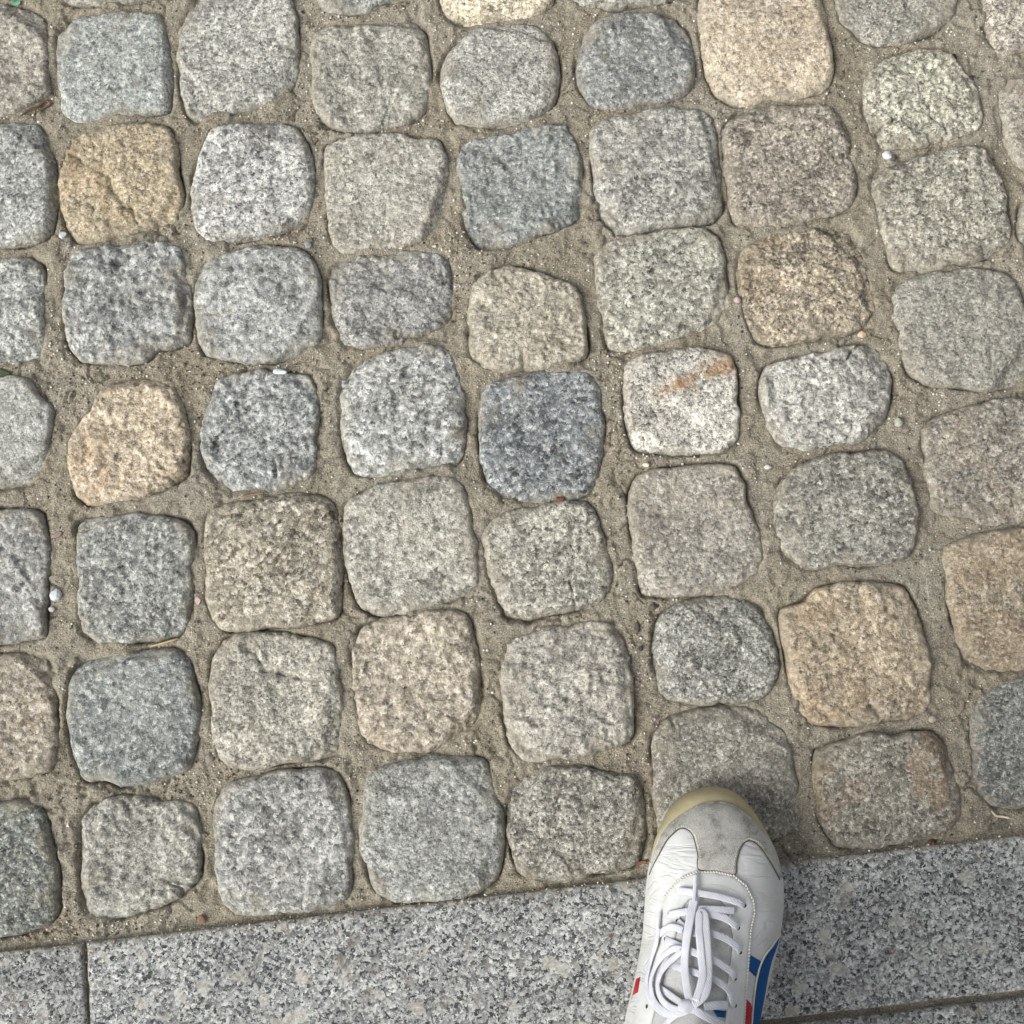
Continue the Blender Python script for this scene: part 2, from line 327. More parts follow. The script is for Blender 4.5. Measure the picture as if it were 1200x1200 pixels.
# ------------------------------------------------------------------ survey of the paving, metres, X right, Y away, Z up
STONES = [
    ((151, 147, 137), 0, [(-0.5078, 0.4384), (-0.4748, 0.4485), (-0.4369, 0.4495), (-0.4185, 0.4470), (-0.4057, 0.4371), (-0.3997, 0.4045), (-0.3988, 0.3758), (-0.3962, 0.3669), (-0.4084, 0.3571), (-0.4230, 0.3475), (-0.4378, 0.3435), (-0.4750, 0.3415), (-0.5018, 0.3545)]),
    ((147, 151, 148), 0, [(-0.3937, 0.4207), (-0.3801, 0.4348), (-0.3629, 0.4390), (-0.3249, 0.4421), (-0.3037, 0.4394), (-0.2973, 0.4182), (-0.2923, 0.3905), (-0.2932, 0.3512), (-0.3107, 0.3462), (-0.3406, 0.3435), (-0.3755, 0.3391), (-0.3865, 0.3479), (-0.3922, 0.3775), (-0.3966, 0.4044)]),
    ((151, 151, 145), 0, [(-0.2873, 0.4369), (-0.2796, 0.4557), (-0.2602, 0.4648), (-0.2071, 0.4646), (-0.1917, 0.4547), (-0.1852, 0.4205), (-0.1824, 0.3985), (-0.1848, 0.3758), (-0.1986, 0.3588), (-0.2260, 0.3506), (-0.2558, 0.3436), (-0.2720, 0.3391), (-0.2806, 0.3494), (-0.2866, 0.3798), (-0.2895, 0.4123)]),
    ((152, 150, 141), 0, [(-0.1724, 0.4208), (-0.1613, 0.4274), (-0.1410, 0.4318), (-0.1157, 0.4319), (-0.0976, 0.4389), (-0.0825, 0.4355), (-0.0748, 0.4232), (-0.0698, 0.3939), (-0.0696, 0.3584), (-0.0792, 0.3424), (-0.1216, 0.3303), (-0.1463, 0.3320), (-0.1613, 0.3392), (-0.1691, 0.3504), (-0.1725, 0.3858)]),
    ((154, 153, 147), 0, [(-0.0602, 0.3940), (-0.0454, 0.4154), (-0.0203, 0.4279), (0.0042, 0.4302), (0.0231, 0.4291), (0.0344, 0.4152), (0.0419, 0.3907), (0.0379, 0.3584), (0.0251, 0.3455), (-0.0169, 0.3342), (-0.0468, 0.3376), (-0.0575, 0.3536), (-0.0638, 0.3802)]),
    ((129, 131, 129), 0, [(0.0576, 0.4126), (0.0707, 0.4315), (0.1058, 0.4391), (0.1392, 0.4364), (0.1533, 0.4240), (0.1587, 0.3946), (0.1544, 0.3687), (0.1438, 0.3606), (0.1121, 0.3537), (0.0870, 0.3491), (0.0698, 0.3533), (0.0572, 0.3719), (0.0544, 0.3906)]),
    ((175, 164, 146), 0.15, [(0.1615, 0.4446), (0.1651, 0.4626), (0.1849, 0.4710), (0.2459, 0.4744), (0.2660, 0.4652), (0.2702, 0.4529), (0.2724, 0.4259), (0.2769, 0.3933), (0.2745, 0.3740), (0.2645, 0.3659), (0.2194, 0.3591), (0.1908, 0.3538), (0.1739, 0.3651), (0.1661, 0.3876), (0.1630, 0.4176)]),
    ((144, 142, 133), 0, [(0.2779, 0.4517), (0.2810, 0.4328), (0.2939, 0.4164), (0.3087, 0.4089), (0.3601, 0.4187), (0.3835, 0.4353), (0.3891, 0.4534), (0.3877, 0.5015), (0.3711, 0.5199), (0.3060, 0.5183), (0.2808, 0.4998)]),
    ((160, 153, 142), 0.35, [(0.4083, 0.4519), (0.4098, 0.4213), (0.4206, 0.3971), (0.4392, 0.4049), (0.4761, 0.4123), (0.5041, 0.4355), (0.5095, 0.4933), (0.4866, 0.5142), (0.4252, 0.5118), (0.4103, 0.4935)]),
    ((182, 173, 153), 0.3, [(-0.0629, 0.4513), (-0.0527, 0.4291), (-0.0413, 0.4257), (-0.0093, 0.4327), (0.0256, 0.4390), (0.0362, 0.4514), (0.0402, 0.5012), (0.0272, 0.5279), (-0.0303, 0.5308), (-0.0594, 0.5180), (-0.0655, 0.4846)]),
    ((156, 158, 153), 0, [(-0.1746, 0.5095), (-0.1755, 0.4760), (-0.1702, 0.4527), (-0.1607, 0.4403), (-0.1485, 0.4377), (-0.1256, 0.4399), (-0.1088, 0.4515), (-0.0802, 0.4610), (-0.0731, 0.4927), (-0.0799, 0.5344), (-0.1045, 0.5447), (-0.1620, 0.5396)]),
    ((152, 152, 145), 0, [(0.0433, 0.5010), (0.0446, 0.4611), (0.0603, 0.4461), (0.0808, 0.4441), (0.1039, 0.4472), (0.1383, 0.4527), (0.1537, 0.4693), (0.1554, 0.5177), (0.1359, 0.5429), (0.0668, 0.5413)]),
    ((142, 142, 136), 0, [(-0.4043, 0.5009), (-0.3993, 0.4658), (-0.3877, 0.4500), (-0.3670, 0.4464), (-0.3441, 0.4488), (-0.3102, 0.4558), (-0.3022, 0.4841), (-0.3062, 0.5343), (-0.3301, 0.5529), (-0.3915, 0.5512)]),
    ((152, 148, 139), 0, [(-0.2962, 0.5003), (-0.2897, 0.4753), (-0.2609, 0.4732), (-0.2071, 0.4750), (-0.1908, 0.4877), (-0.1908, 0.5424), (-0.2099, 0.5636), (-0.2793, 0.5593)]),
    ((142, 144, 141), 0, [(-0.5002, 0.3343), (-0.4673, 0.3378), (-0.4375, 0.3388), (-0.4055, 0.3402), (-0.3957, 0.3268), (-0.3876, 0.2952), (-0.3855, 0.2558), (-0.3891, 0.2380), (-0.4062, 0.2287), (-0.4303, 0.2248), (-0.4741, 0.2236), (-0.4957, 0.2406)]),
    ((163, 151, 128), 0.3, [(-0.3828, 0.3015), (-0.3741, 0.3213), (-0.3575, 0.3317), (-0.3152, 0.3395), (-0.2904, 0.3345), (-0.2833, 0.2951), (-0.2779, 0.2692), (-0.2815, 0.2481), (-0.3105, 0.2416), (-0.3355, 0.2346), (-0.3654, 0.2303), (-0.3773, 0.2458), (-0.3848, 0.2715)]),
    ((156, 156, 153), 0, [(-0.2655, 0.3110), (-0.2558, 0.3331), (-0.2237, 0.3373), (-0.1850, 0.3377), (-0.1732, 0.3187), (-0.1671, 0.2848), (-0.1695, 0.2582), (-0.1809, 0.2457), (-0.2226, 0.2346), (-0.2541, 0.2303), (-0.2671, 0.2427), (-0.2720, 0.2691), (-0.2701, 0.2927)]),
    ((155, 153, 144), 0.05, [(-0.1581, 0.3173), (-0.1464, 0.3237), (-0.1092, 0.3287), (-0.0844, 0.3246), (-0.0622, 0.3228), (-0.0531, 0.3054), (-0.0513, 0.2693), (-0.0570, 0.2451), (-0.0781, 0.2303), (-0.1201, 0.2248), (-0.1419, 0.2197), (-0.1509, 0.2274), (-0.1563, 0.2583), (-0.1592, 0.2913)]),
    ((135, 138, 136), 0, [(-0.0463, 0.3186), (-0.0324, 0.3259), (-0.0003, 0.3287), (0.0200, 0.3349), (0.0446, 0.3362), (0.0542, 0.3243), (0.0616, 0.2950), (0.0663, 0.2660), (0.0588, 0.2519), (0.0242, 0.2384), (-0.0054, 0.2271), (-0.0288, 0.2273), (-0.0399, 0.2427), (-0.0448, 0.2816)]),
    ((145, 144, 138), 0, [(0.0665, 0.3326), (0.0769, 0.3414), (0.1068, 0.3481), (0.1466, 0.3528), (0.1630, 0.3518), (0.1739, 0.3422), (0.1778, 0.3082), (0.1808, 0.2634), (0.1716, 0.2502), (0.1444, 0.2453), (0.1199, 0.2429), (0.0868, 0.2363), (0.0738, 0.2479), (0.0688, 0.2947)]),
    ((141, 134, 123), 0, [(0.1809, 0.3341), (0.1939, 0.3485), (0.2435, 0.3560), (0.2734, 0.3541), (0.2857, 0.3445), (0.2919, 0.3128), (0.2934, 0.2812), (0.2873, 0.2610), (0.2598, 0.2514), (0.2101, 0.2438), (0.1875, 0.2478), (0.1830, 0.2812), (0.1801, 0.3104)]),
    ((151, 149, 136), 0, [(0.3011, 0.3728), (0.3062, 0.3850), (0.3188, 0.3957), (0.3436, 0.4056), (0.3687, 0.4055), (0.3834, 0.3972), (0.3973, 0.3784), (0.4043, 0.3463), (0.3996, 0.3303), (0.3643, 0.3220), (0.3338, 0.3141), (0.3130, 0.3143), (0.3033, 0.3349), (0.2997, 0.3566)]),
    ((156, 151, 140), 0.2, [(0.4160, 0.3677), (0.4265, 0.3791), (0.4433, 0.3841), (0.5075, 0.3854), (0.5224, 0.3652), (0.5161, 0.3016), (0.4932, 0.2905), (0.4373, 0.2887), (0.4255, 0.3037), (0.4189, 0.3332)]),
    ((152, 154, 150), 0, [(-0.4916, 0.2151), (-0.4593, 0.2185), (-0.4299, 0.2188), (-0.4057, 0.2201), (-0.3942, 0.2124), (-0.3900, 0.1948), (-0.3911, 0.1687), (-0.3877, 0.1413), (-0.3900, 0.1271), (-0.4042, 0.1233), (-0.4239, 0.1246), (-0.4670, 0.1214), (-0.4882, 0.1364)]),
    ((144, 146, 144), 0, [(-0.3722, 0.2197), (-0.3594, 0.2260), (-0.3303, 0.2300), (-0.2915, 0.2329), (-0.2774, 0.2274), (-0.2703, 0.2022), (-0.2667, 0.1686), (-0.2680, 0.1452), (-0.2786, 0.1405), (-0.2944, 0.1381), (-0.3035, 0.1276), (-0.3303, 0.1247), (-0.3564, 0.1272), (-0.3680, 0.1399), (-0.3725, 0.1550), (-0.3740, 0.1945)]),
    ((148, 150, 148), 0, [(-0.2658, 0.2044), (-0.2590, 0.2174), (-0.2322, 0.2254), (-0.1910, 0.2292), (-0.1710, 0.2221), (-0.1618, 0.2067), (-0.1596, 0.1815), (-0.1582, 0.1451), (-0.1760, 0.1337), (-0.1997, 0.1261), (-0.2361, 0.1285), (-0.2572, 0.1354), (-0.2645, 0.1685)]),
    ((141, 141, 138), 0, [(-0.1551, 0.2066), (-0.1444, 0.2174), (-0.1077, 0.2225), (-0.0730, 0.2260), (-0.0562, 0.2219), (-0.0501, 0.2043), (-0.0484, 0.1714), (-0.0555, 0.1585), (-0.0822, 0.1483), (-0.1188, 0.1387), (-0.1390, 0.1389), (-0.1472, 0.1495), (-0.1525, 0.1813)]),
    ((158, 153, 139), 0.06, [(-0.0370, 0.1819), (-0.0275, 0.2025), (-0.0077, 0.2104), (0.0144, 0.2068), (0.0365, 0.1990), (0.0562, 0.1896), (0.0604, 0.1690), (0.0630, 0.1462), (0.0620, 0.1319), (0.0433, 0.1250), (0.0091, 0.1195), (-0.0235, 0.1199), (-0.0344, 0.1289), (-0.0361, 0.1515)]),
    ((145, 144, 134), 0.04, [(0.0689, 0.2194), (0.0829, 0.2326), (0.1146, 0.2391), (0.1443, 0.2443), (0.1626, 0.2449), (0.1749, 0.2348), (0.1801, 0.2041), (0.1807, 0.1735), (0.1716, 0.1584), (0.1424, 0.1475), (0.1254, 0.1408), (0.0949, 0.1351), (0.0798, 0.1382), (0.0733, 0.1606), (0.0700, 0.1941)]),
    ((149, 139, 122), 0.15, [(0.1909, 0.2232), (0.2021, 0.2333), (0.2392, 0.2429), (0.2689, 0.2481), (0.2884, 0.2403), (0.2973, 0.2248), (0.3026, 0.1941), (0.3051, 0.1713), (0.2943, 0.1561), (0.2607, 0.1482), (0.2357, 0.1430), (0.2117, 0.1417), (0.2024, 0.1448), (0.1941, 0.1606), (0.1892, 0.1941)]),
    ((143, 140, 129), 0, [(0.3048, 0.2899), (0.3178, 0.3017), (0.3553, 0.3101), (0.3834, 0.3171), (0.4018, 0.3145), (0.4092, 0.2980), (0.4159, 0.2861), (0.4192, 0.2563), (0.4210, 0.2308), (0.4072, 0.2199), (0.3724, 0.2120), (0.3202, 0.2063), (0.3131, 0.2307), (0.3063, 0.2586)]),
    ((152, 150, 141), 0, [(0.4300, 0.2649), (0.4256, 0.2429), (0.4284, 0.2141), (0.4645, 0.2008), (0.5090, 0.2089), (0.5218, 0.2608), (0.4996, 0.2775), (0.4509, 0.2777)]),
    ((156, 157, 152), 0, [(-0.4806, 0.1116), (-0.4523, 0.1149), (-0.4233, 0.1151), (-0.4015, 0.1143), (-0.3910, 0.0994), (-0.3782, 0.0889), (-0.3785, 0.0591), (-0.3824, 0.0349), (-0.3939, 0.0240), (-0.4173, 0.0203), (-0.4563, 0.0192), (-0.4766, 0.0352)]),
    ((172, 159, 139), 0.3, [(-0.3641, 0.0647), (-0.3474, 0.0871), (-0.3408, 0.1041), (-0.3194, 0.1108), (-0.2957, 0.1143), (-0.2773, 0.1053), (-0.2691, 0.0846), (-0.2640, 0.0477), (-0.2656, 0.0302), (-0.2864, 0.0184), (-0.3146, 0.0097), (-0.3464, 0.0064), (-0.3575, 0.0158), (-0.3641, 0.0404)]),
    ((140, 143, 142), 0, [(-0.2552, 0.0740), (-0.2494, 0.0926), (-0.2428, 0.1111), (-0.2242, 0.1187), (-0.1879, 0.1180), (-0.1678, 0.1185), (-0.1610, 0.1066), (-0.1581, 0.0844), (-0.1609, 0.0592), (-0.1613, 0.0314), (-0.1731, 0.0220), (-0.2087, 0.0182), (-0.2278, 0.0148), (-0.2425, 0.0256), (-0.2537, 0.0402)]),
    ((155, 157, 154), 0, [(-0.1437, 0.1122), (-0.1282, 0.1286), (-0.0943, 0.1400), (-0.0624, 0.1428), (-0.0508, 0.1368), (-0.0433, 0.1182), (-0.0386, 0.0839), (-0.0394, 0.0494), (-0.0458, 0.0399), (-0.0764, 0.0360), (-0.1070, 0.0296), (-0.1284, 0.0327), (-0.1373, 0.0472), (-0.1418, 0.0839)]),
    ((116, 120, 122), 0, [(-0.0258, 0.0992), (-0.0172, 0.1103), (0.0087, 0.1165), (0.0428, 0.1202), (0.0644, 0.1192), (0.0751, 0.1066), (0.0751, 0.0889), (0.0762, 0.0593), (0.0721, 0.0279), (0.0634, 0.0142), (0.0328, 0.0076), (-0.0013, 0.0070), (-0.0162, 0.0143), (-0.0235, 0.0330), (-0.0273, 0.0645)]),
    ((171, 168, 160), 0.55, [(0.0928, 0.1254), (0.1030, 0.1330), (0.1269, 0.1363), (0.1656, 0.1384), (0.1814, 0.1330), (0.1862, 0.1210), (0.1864, 0.0956), (0.1867, 0.0630), (0.1756, 0.0513), (0.1520, 0.0495), (0.1274, 0.0488), (0.1003, 0.0520), (0.0947, 0.0659), (0.0921, 0.0956)]),
    ((161, 160, 154), 0, [(0.2044, 0.1082), (0.2107, 0.1239), (0.2346, 0.1309), (0.2596, 0.1363), (0.2839, 0.1421), (0.3041, 0.1403), (0.3136, 0.1283), (0.3157, 0.1082), (0.3101, 0.0799), (0.2968, 0.0687), (0.2898, 0.0591), (0.2660, 0.0574), (0.2391, 0.0503), (0.2192, 0.0542), (0.2103, 0.0689), (0.2059, 0.0881)]),
    ((144, 142, 133), 0, [(0.3159, 0.1849), (0.3223, 0.1971), (0.3386, 0.2041), (0.3607, 0.2074), (0.4099, 0.2080), (0.4233, 0.1995), (0.4293, 0.1782), (0.4333, 0.1403), (0.4300, 0.1143), (0.4180, 0.1053), (0.3662, 0.1050), (0.3396, 0.1081), (0.3258, 0.1215), (0.3186, 0.1531)]),
    ((142, 140, 131), 0, [(0.4392, 0.1822), (0.4473, 0.1937), (0.4932, 0.1977), (0.5323, 0.1859), (0.5316, 0.1144), (0.4934, 0.1029), (0.4466, 0.1066), (0.4389, 0.1365)]),
    ((138, 139, 136), 0, [(-0.4779, -0.0028), (-0.4446, 0.0017), (-0.4164, 0.0040), (-0.3822, 0.0018), (-0.3773, -0.0174), (-0.3730, -0.0289), (-0.3736, -0.0504), (-0.3756, -0.0818), (-0.3734, -0.0998), (-0.3865, -0.1033), (-0.4094, -0.1061), (-0.4510, -0.1079), (-0.4727, -0.0939)]),
    ((134, 136, 132), 0, [(-0.3542, -0.0084), (-0.3454, -0.0026), (-0.3242, -0.0017), (-0.3171, -0.0002), (-0.2856, -0.0018), (-0.2635, -0.0077), (-0.2566, -0.0199), (-0.2589, -0.0464), (-0.2571, -0.0817), (-0.2607, -0.0983), (-0.2952, -0.1048), (-0.3313, -0.1081), (-0.3451, -0.0977), (-0.3504, -0.0578), (-0.3555, -0.0270)]),
    ((145, 140, 127), 0.08, [(-0.2485, -0.0036), (-0.2390, 0.0065), (-0.2088, 0.0110), (-0.1585, 0.0166), (-0.1455, 0.0086), (-0.1391, -0.0179), (-0.1375, -0.0578), (-0.1386, -0.0831), (-0.1517, -0.0888), (-0.1936, -0.0932), (-0.2297, -0.0963), (-0.2419, -0.0858), (-0.2471, -0.0464)]),
    ((153, 151, 142), 0.05, [(-0.1365, 0.0083), (-0.1212, 0.0178), (-0.0815, 0.0281), (-0.0516, 0.0308), (-0.0387, 0.0207), (-0.0312, -0.0110), (-0.0262, -0.0468), (-0.0270, -0.0581), (-0.0381, -0.0680), (-0.0731, -0.0788), (-0.1088, -0.0841), (-0.1222, -0.0771), (-0.1319, -0.0539), (-0.1376, -0.0182)]),
    ((142, 140, 131), 0.03, [(-0.0255, -0.0143), (-0.0149, -0.0014), (0.0184, 0.0068), (0.0597, 0.0102), (0.0682, 0.0037), (0.0731, -0.0127), (0.0807, -0.0322), (0.0825, -0.0536), (0.0766, -0.0699), (0.0555, -0.0792), (0.0272, -0.0829), (0.0132, -0.0890), (-0.0043, -0.0853), (-0.0150, -0.0649), (-0.0207, -0.0450)]),
    ((146, 142, 133), 0.05, [(0.0946, 0.0152), (0.1035, 0.0333), (0.1341, 0.0387), (0.1628, 0.0423), (0.1820, 0.0393), (0.1889, 0.0277), (0.1922, 0.0082), (0.2001, -0.0085), (0.2060, -0.0372), (0.2006, -0.0513), (0.1742, -0.0649), (0.1369, -0.0684), (0.1055, -0.0681), (0.1000, -0.0513), (0.0968, -0.0186)]),
    ((133, 131, 123), 0, [(0.2141, 0.0150), (0.2217, 0.0295), (0.2385, 0.0420), (0.2797, 0.0502), (0.3069, 0.0528), (0.3200, 0.0440), (0.3263, 0.0244), (0.3272, -0.0267), (0.3203, -0.0374), (0.2849, -0.0441), (0.2666, -0.0421), (0.2354, -0.0461), (0.2189, -0.0339), (0.2119, -0.0088)]),
    ((141, 136, 126), 0.15, [(0.3358, 0.0702), (0.3500, 0.0821), (0.3813, 0.0911), (0.4227, 0.0961), (0.4525, 0.0943), (0.4604, 0.0723), (0.4580, 0.0070), (0.4408, -0.0074), (0.4161, -0.0098), (0.3826, -0.0114), (0.3687, -0.0050), (0.3421, -0.0004), (0.3382, 0.0235), (0.3374, 0.0483)]),
    ((147, 139, 126), 0.08, [(-0.4674, -0.1197), (-0.4367, -0.1159), (-0.4089, -0.1143), (-0.3901, -0.1123), (-0.3724, -0.1159), (-0.3646, -0.1298), (-0.3619, -0.1595), (-0.3601, -0.1998), (-0.3665, -0.2072), (-0.4025, -0.2140), (-0.4433, -0.2171), (-0.4633, -0.2049)]),
    ((126, 130, 128), 0, [(-0.3500, -0.1250), (-0.3345, -0.1159), (-0.2950, -0.1109), (-0.2686, -0.1091), (-0.2571, -0.1181), (-0.2521, -0.1366), (-0.2470, -0.1594), (-0.2494, -0.1867), (-0.2542, -0.2063), (-0.2765, -0.2139), (-0.3065, -0.2193), (-0.3206, -0.2139), (-0.3348, -0.2157), (-0.3437, -0.2030), (-0.3522, -0.1758), (-0.3549, -0.1504)]),
    ((157, 154, 144), 0.03, [(-0.2394, -0.1204), (-0.2309, -0.1024), (-0.1984, -0.0953), (-0.1682, -0.1001), (-0.1437, -0.1058), (-0.1365, -0.1369), (-0.1338, -0.1714), (-0.1363, -0.1931), (-0.1451, -0.1965), (-0.1794, -0.2002), (-0.2191, -0.2046), (-0.2317, -0.1964), (-0.2381, -0.1597)]),
    ((157, 149, 135), 0.12, [(-0.1287, -0.1061), (-0.1192, -0.0908), (-0.0803, -0.0815), (-0.0467, -0.0782), (-0.0341, -0.0838), (-0.0276, -0.1026), (-0.0238, -0.1352), (-0.0224, -0.1593), (-0.0279, -0.1717), (-0.0472, -0.1814), (-0.0568, -0.1895), (-0.0858, -0.1928), (-0.1064, -0.1913), (-0.1175, -0.1845), (-0.1250, -0.1628), (-0.1285, -0.1269)]),
    ((154, 151, 143), 0.03, [(-0.0052, -0.1074), (0.0080, -0.0976), (0.0458, -0.0904), (0.0814, -0.0872), (0.0897, -0.1004), (0.0944, -0.1253), (0.0961, -0.1558), (0.0961, -0.1817), (0.0679, -0.1921), (0.0354, -0.1968), (0.0093, -0.1999), (-0.0031, -0.1831), (-0.0081, -0.1530)]),
    ((139, 139, 133), 0, [(0.1128, -0.0941), (0.1222, -0.0801), (0.1363, -0.0715), (0.1596, -0.0678), (0.1865, -0.0665), (0.2018, -0.0771), (0.2084, -0.0912), (0.2127, -0.1102), (0.2135, -0.1263), (0.2088, -0.1401), (0.1973, -0.1512), (0.1694, -0.1535), (0.1347, -0.1532), (0.1175, -0.1490), (0.1123, -0.1262)]),
    ((157, 144, 124), 0.2, [(0.2146, -0.0788), (0.2342, -0.0730), (0.2466, -0.0611), (0.2840, -0.0560), (0.3154, -0.0590), (0.3245, -0.0751), (0.3311, -0.1010), (0.3340, -0.1358), (0.3344, -0.1515), (0.3276, -0.1625), (0.2978, -0.1675), (0.2561, -0.1722), (0.2323, -0.1666), (0.2231, -0.1516), (0.2187, -0.1150)]),
    ((149, 139, 121), 0.2, [(0.3470, -0.0259), (0.3677, -0.0193), (0.3963, -0.0142), (0.4260, -0.0129), (0.4556, -0.0230), (0.4629, -0.0619), (0.4576, -0.1144), (0.4395, -0.1262), (0.4082, -0.1278), (0.3919, -0.1319), (0.3712, -0.1305), (0.3591, -0.1228), (0.3544, -0.0881), (0.3495, -0.0527)]),
    ((110, 114, 109), 0, [(-0.4610, -0.2362), (-0.4289, -0.2307), (-0.4016, -0.2292), (-0.3763, -0.2292), (-0.3670, -0.2359), (-0.3607, -0.2577), (-0.3519, -0.2911), (-0.3503, -0.3128), (-0.3571, -0.3238), (-0.3731, -0.3285), (-0.3951, -0.3330), (-0.4317, -0.3372), (-0.4523, -0.3281)]),
    ((145, 144, 137), 0, [(-0.3383, -0.2448), (-0.3267, -0.2301), (-0.3036, -0.2246), (-0.2759, -0.2292), (-0.2493, -0.2295), (-0.2446, -0.2429), (-0.2414, -0.2695), (-0.2421, -0.2881), (-0.2590, -0.3046), (-0.2858, -0.3139), (-0.3105, -0.3208), (-0.3247, -0.3194), (-0.3334, -0.3090), (-0.3382, -0.2741)]),
    ((144, 145, 142), 0.02, [(-0.2340, -0.2298), (-0.2269, -0.2164), (-0.2019, -0.2095), (-0.1656, -0.2042), (-0.1382, -0.2051), (-0.1304, -0.2164), (-0.1256, -0.2431), (-0.1235, -0.2830), (-0.1273, -0.3039), (-0.1426, -0.3105), (-0.1762, -0.3152), (-0.2126, -0.3163), (-0.2236, -0.3091), (-0.2312, -0.2895), (-0.2344, -0.2611)]),
    ((143, 145, 141), 0.02, [(-0.1151, -0.2119), (-0.1037, -0.2011), (-0.0763, -0.1949), (-0.0446, -0.1929), (-0.0200, -0.1978), (-0.0143, -0.2146), (-0.0074, -0.2387), (-0.0054, -0.2700), (-0.0102, -0.2897), (-0.0257, -0.3009), (-0.0662, -0.3062), (-0.0898, -0.3074), (-0.1047, -0.3008), (-0.1140, -0.2786), (-0.1198, -0.2614), (-0.1169, -0.2367)]),
    ((133, 131, 123), 0, [(-0.0032, -0.2181), (0.0077, -0.2086), (0.0420, -0.2015), (0.0676, -0.2049), (0.0814, -0.2084), (0.0984, -0.2086), (0.1030, -0.2254), (0.1061, -0.2483), (0.1043, -0.2656), (0.0980, -0.2788), (0.0667, -0.2850), (0.0225, -0.2907), (0.0063, -0.2853), (-0.0012, -0.2655), (-0.0047, -0.2389)]),
    ((134, 131, 122), 0, [(0.1115, -0.1782), (0.1207, -0.1660), (0.1574, -0.1555), (0.1934, -0.1556), (0.2063, -0.1652), (0.2190, -0.1761), (0.2230, -0.2039), (0.2304, -0.2395), (0.2270, -0.2554), (0.2072, -0.2621), (0.1663, -0.2670), (0.1323, -0.2687), (0.1155, -0.2646), (0.1110, -0.2375), (0.1095, -0.2039)]),
    ((128, 124, 114), 0.36, [(0.2391, -0.1916), (0.2599, -0.1820), (0.3037, -0.1783), (0.3322, -0.1745), (0.3415, -0.1813), (0.3462, -0.1989), (0.3544, -0.2220), (0.3532, -0.2421), (0.3424, -0.2528), (0.3017, -0.2624), (0.2667, -0.2668), (0.2527, -0.2633), (0.2411, -0.2461), (0.2358, -0.2220)]),
    ((118, 120, 116), 0, [(0.3667, -0.1514), (0.3842, -0.1382), (0.4076, -0.1313), (0.4550, -0.1268), (0.4677, -0.1433), (0.4659, -0.2080), (0.4438, -0.2302), (0.4044, -0.2350), (0.3785, -0.2349), (0.3660, -0.2248), (0.3641, -0.1932)]),
]
BORDER = ((-0.3933, -0.3415), (0.3989, -0.2538))
SLAB_JOINT = 0.0642
SLAB_WIDTH = 0.1140
PEBBLES = [
    (-0.3778, 0.2368, 0.0037, 0.0031, 20, (190, 195, 198), 'pale grey pebble below the tan cobblestone at upper left'),
    (-0.3731, 0.2285, 0.0024, 0.0024, 0, (140, 146, 150), 'tiny blue-grey pebble touching the pale one below the upper left tan cobblestone'),
    (-0.1715, 0.2285, 0.0031, 0.0034, 0, (140, 146, 152), 'round blue-grey pebble at the top right corner of a pale grey cobblestone'),
    (-0.3692, -0.0184, 0.0051, 0.0027, 25, (138, 122, 118), 'flat dull pink pebble in the joint at the left edge'),
    (-0.3672, -0.0671, 0.0054, 0.0054, 30, (185, 192, 196), 'large pale grey pebble in a joint near the left edge'),
    (-0.3699, -0.0788, 0.0024, 0.0031, 60, (190, 190, 186), 'small white pebble just below the large pale grey one'),
    (-0.2524, -0.0712, 0.0031, 0.0041, 0, (178, 155, 150), 'pink pebble in the joint right of a blue-grey cobblestone'),
    (-0.3512, -0.1204, 0.0054, 0.0031, 50, (140, 132, 118), 'sand-coloured flat pebble at the top left corner of the dark blue cobblestone'),
    (-0.2375, -0.1962, 0.0051, 0.0041, 50, (128, 122, 112), 'angular grey-brown stone chip right of the dark blue cobblestone'),
    (0.1799, 0.3318, 0.0031, 0.0044, -20, (130, 136, 146), 'blue-grey pebble wedged in the joint by the brownish cobblestone'),
    (0.3194, 0.3094, 0.0054, 0.0037, -10, (205, 210, 208), 'chalky white pebble in the joint at upper right'),
    (0.3244, 0.3071, 0.0031, 0.0031, 0, (80, 80, 82), 'dark grey pebble against the chalky white one'),
    (0.3809, 0.3985, 0.0031, 0.0044, 0, (42, 42, 42), 'black pebble lying on the edge of a pale cobblestone at upper right'),
    (0.3953, 0.3803, 0.0031, 0.0024, 10, (70, 64, 60), 'dark brown pebble on the right edge of a pale upper right cobblestone'),
    (0.1873, 0.1792, 0.0034, 0.0031, 0, (176, 160, 152), 'small pinkish beige pebble left of the tan-brown cobblestone'),
    (0.2908, 0.1503, 0.0041, 0.0034, 30, (205, 185, 155), 'cream pebble at the lower right corner of the tan-brown cobblestone'),
    (0.3170, 0.0753, 0.0041, 0.0041, 0, (172, 170, 162), 'rounded light grey pebble right of the white speckled cobblestone'),
    (0.2092, 0.0381, 0.0034, 0.0020, 0, (200, 198, 190), 'white oval pebble below the left white speckled cobblestone'),
    (0.1095, 0.0395, 0.0031, 0.0020, 0, (200, 196, 186), 'white pebble in the joint under the rust-stained cobblestone'),
    (0.1005, -0.0932, 0.0027, 0.0054, 0, (78, 74, 70), 'long dark pebble in the joint right of the middle column'),
    (0.1029, -0.1102, 0.0020, 0.0027, 0, (60, 57, 54), 'small dark pebble under the long dark one'),
    (0.1138, -0.0767, 0.0048, 0.0034, 15, (84, 78, 72), 'dark flat pebble under the cobblestone with a chipped lower edge'),
    (0.3325, -0.1662, 0.0034, 0.0031, 0, (170, 160, 146), 'beige pebble at the lower right of the orange-tan cobblestone'),
    (0.0151, -0.0671, 0.0031, 0.0024, 0, (52, 52, 54), 'black speck pebble stuck on the lower left of a grey cobblestone'),
]
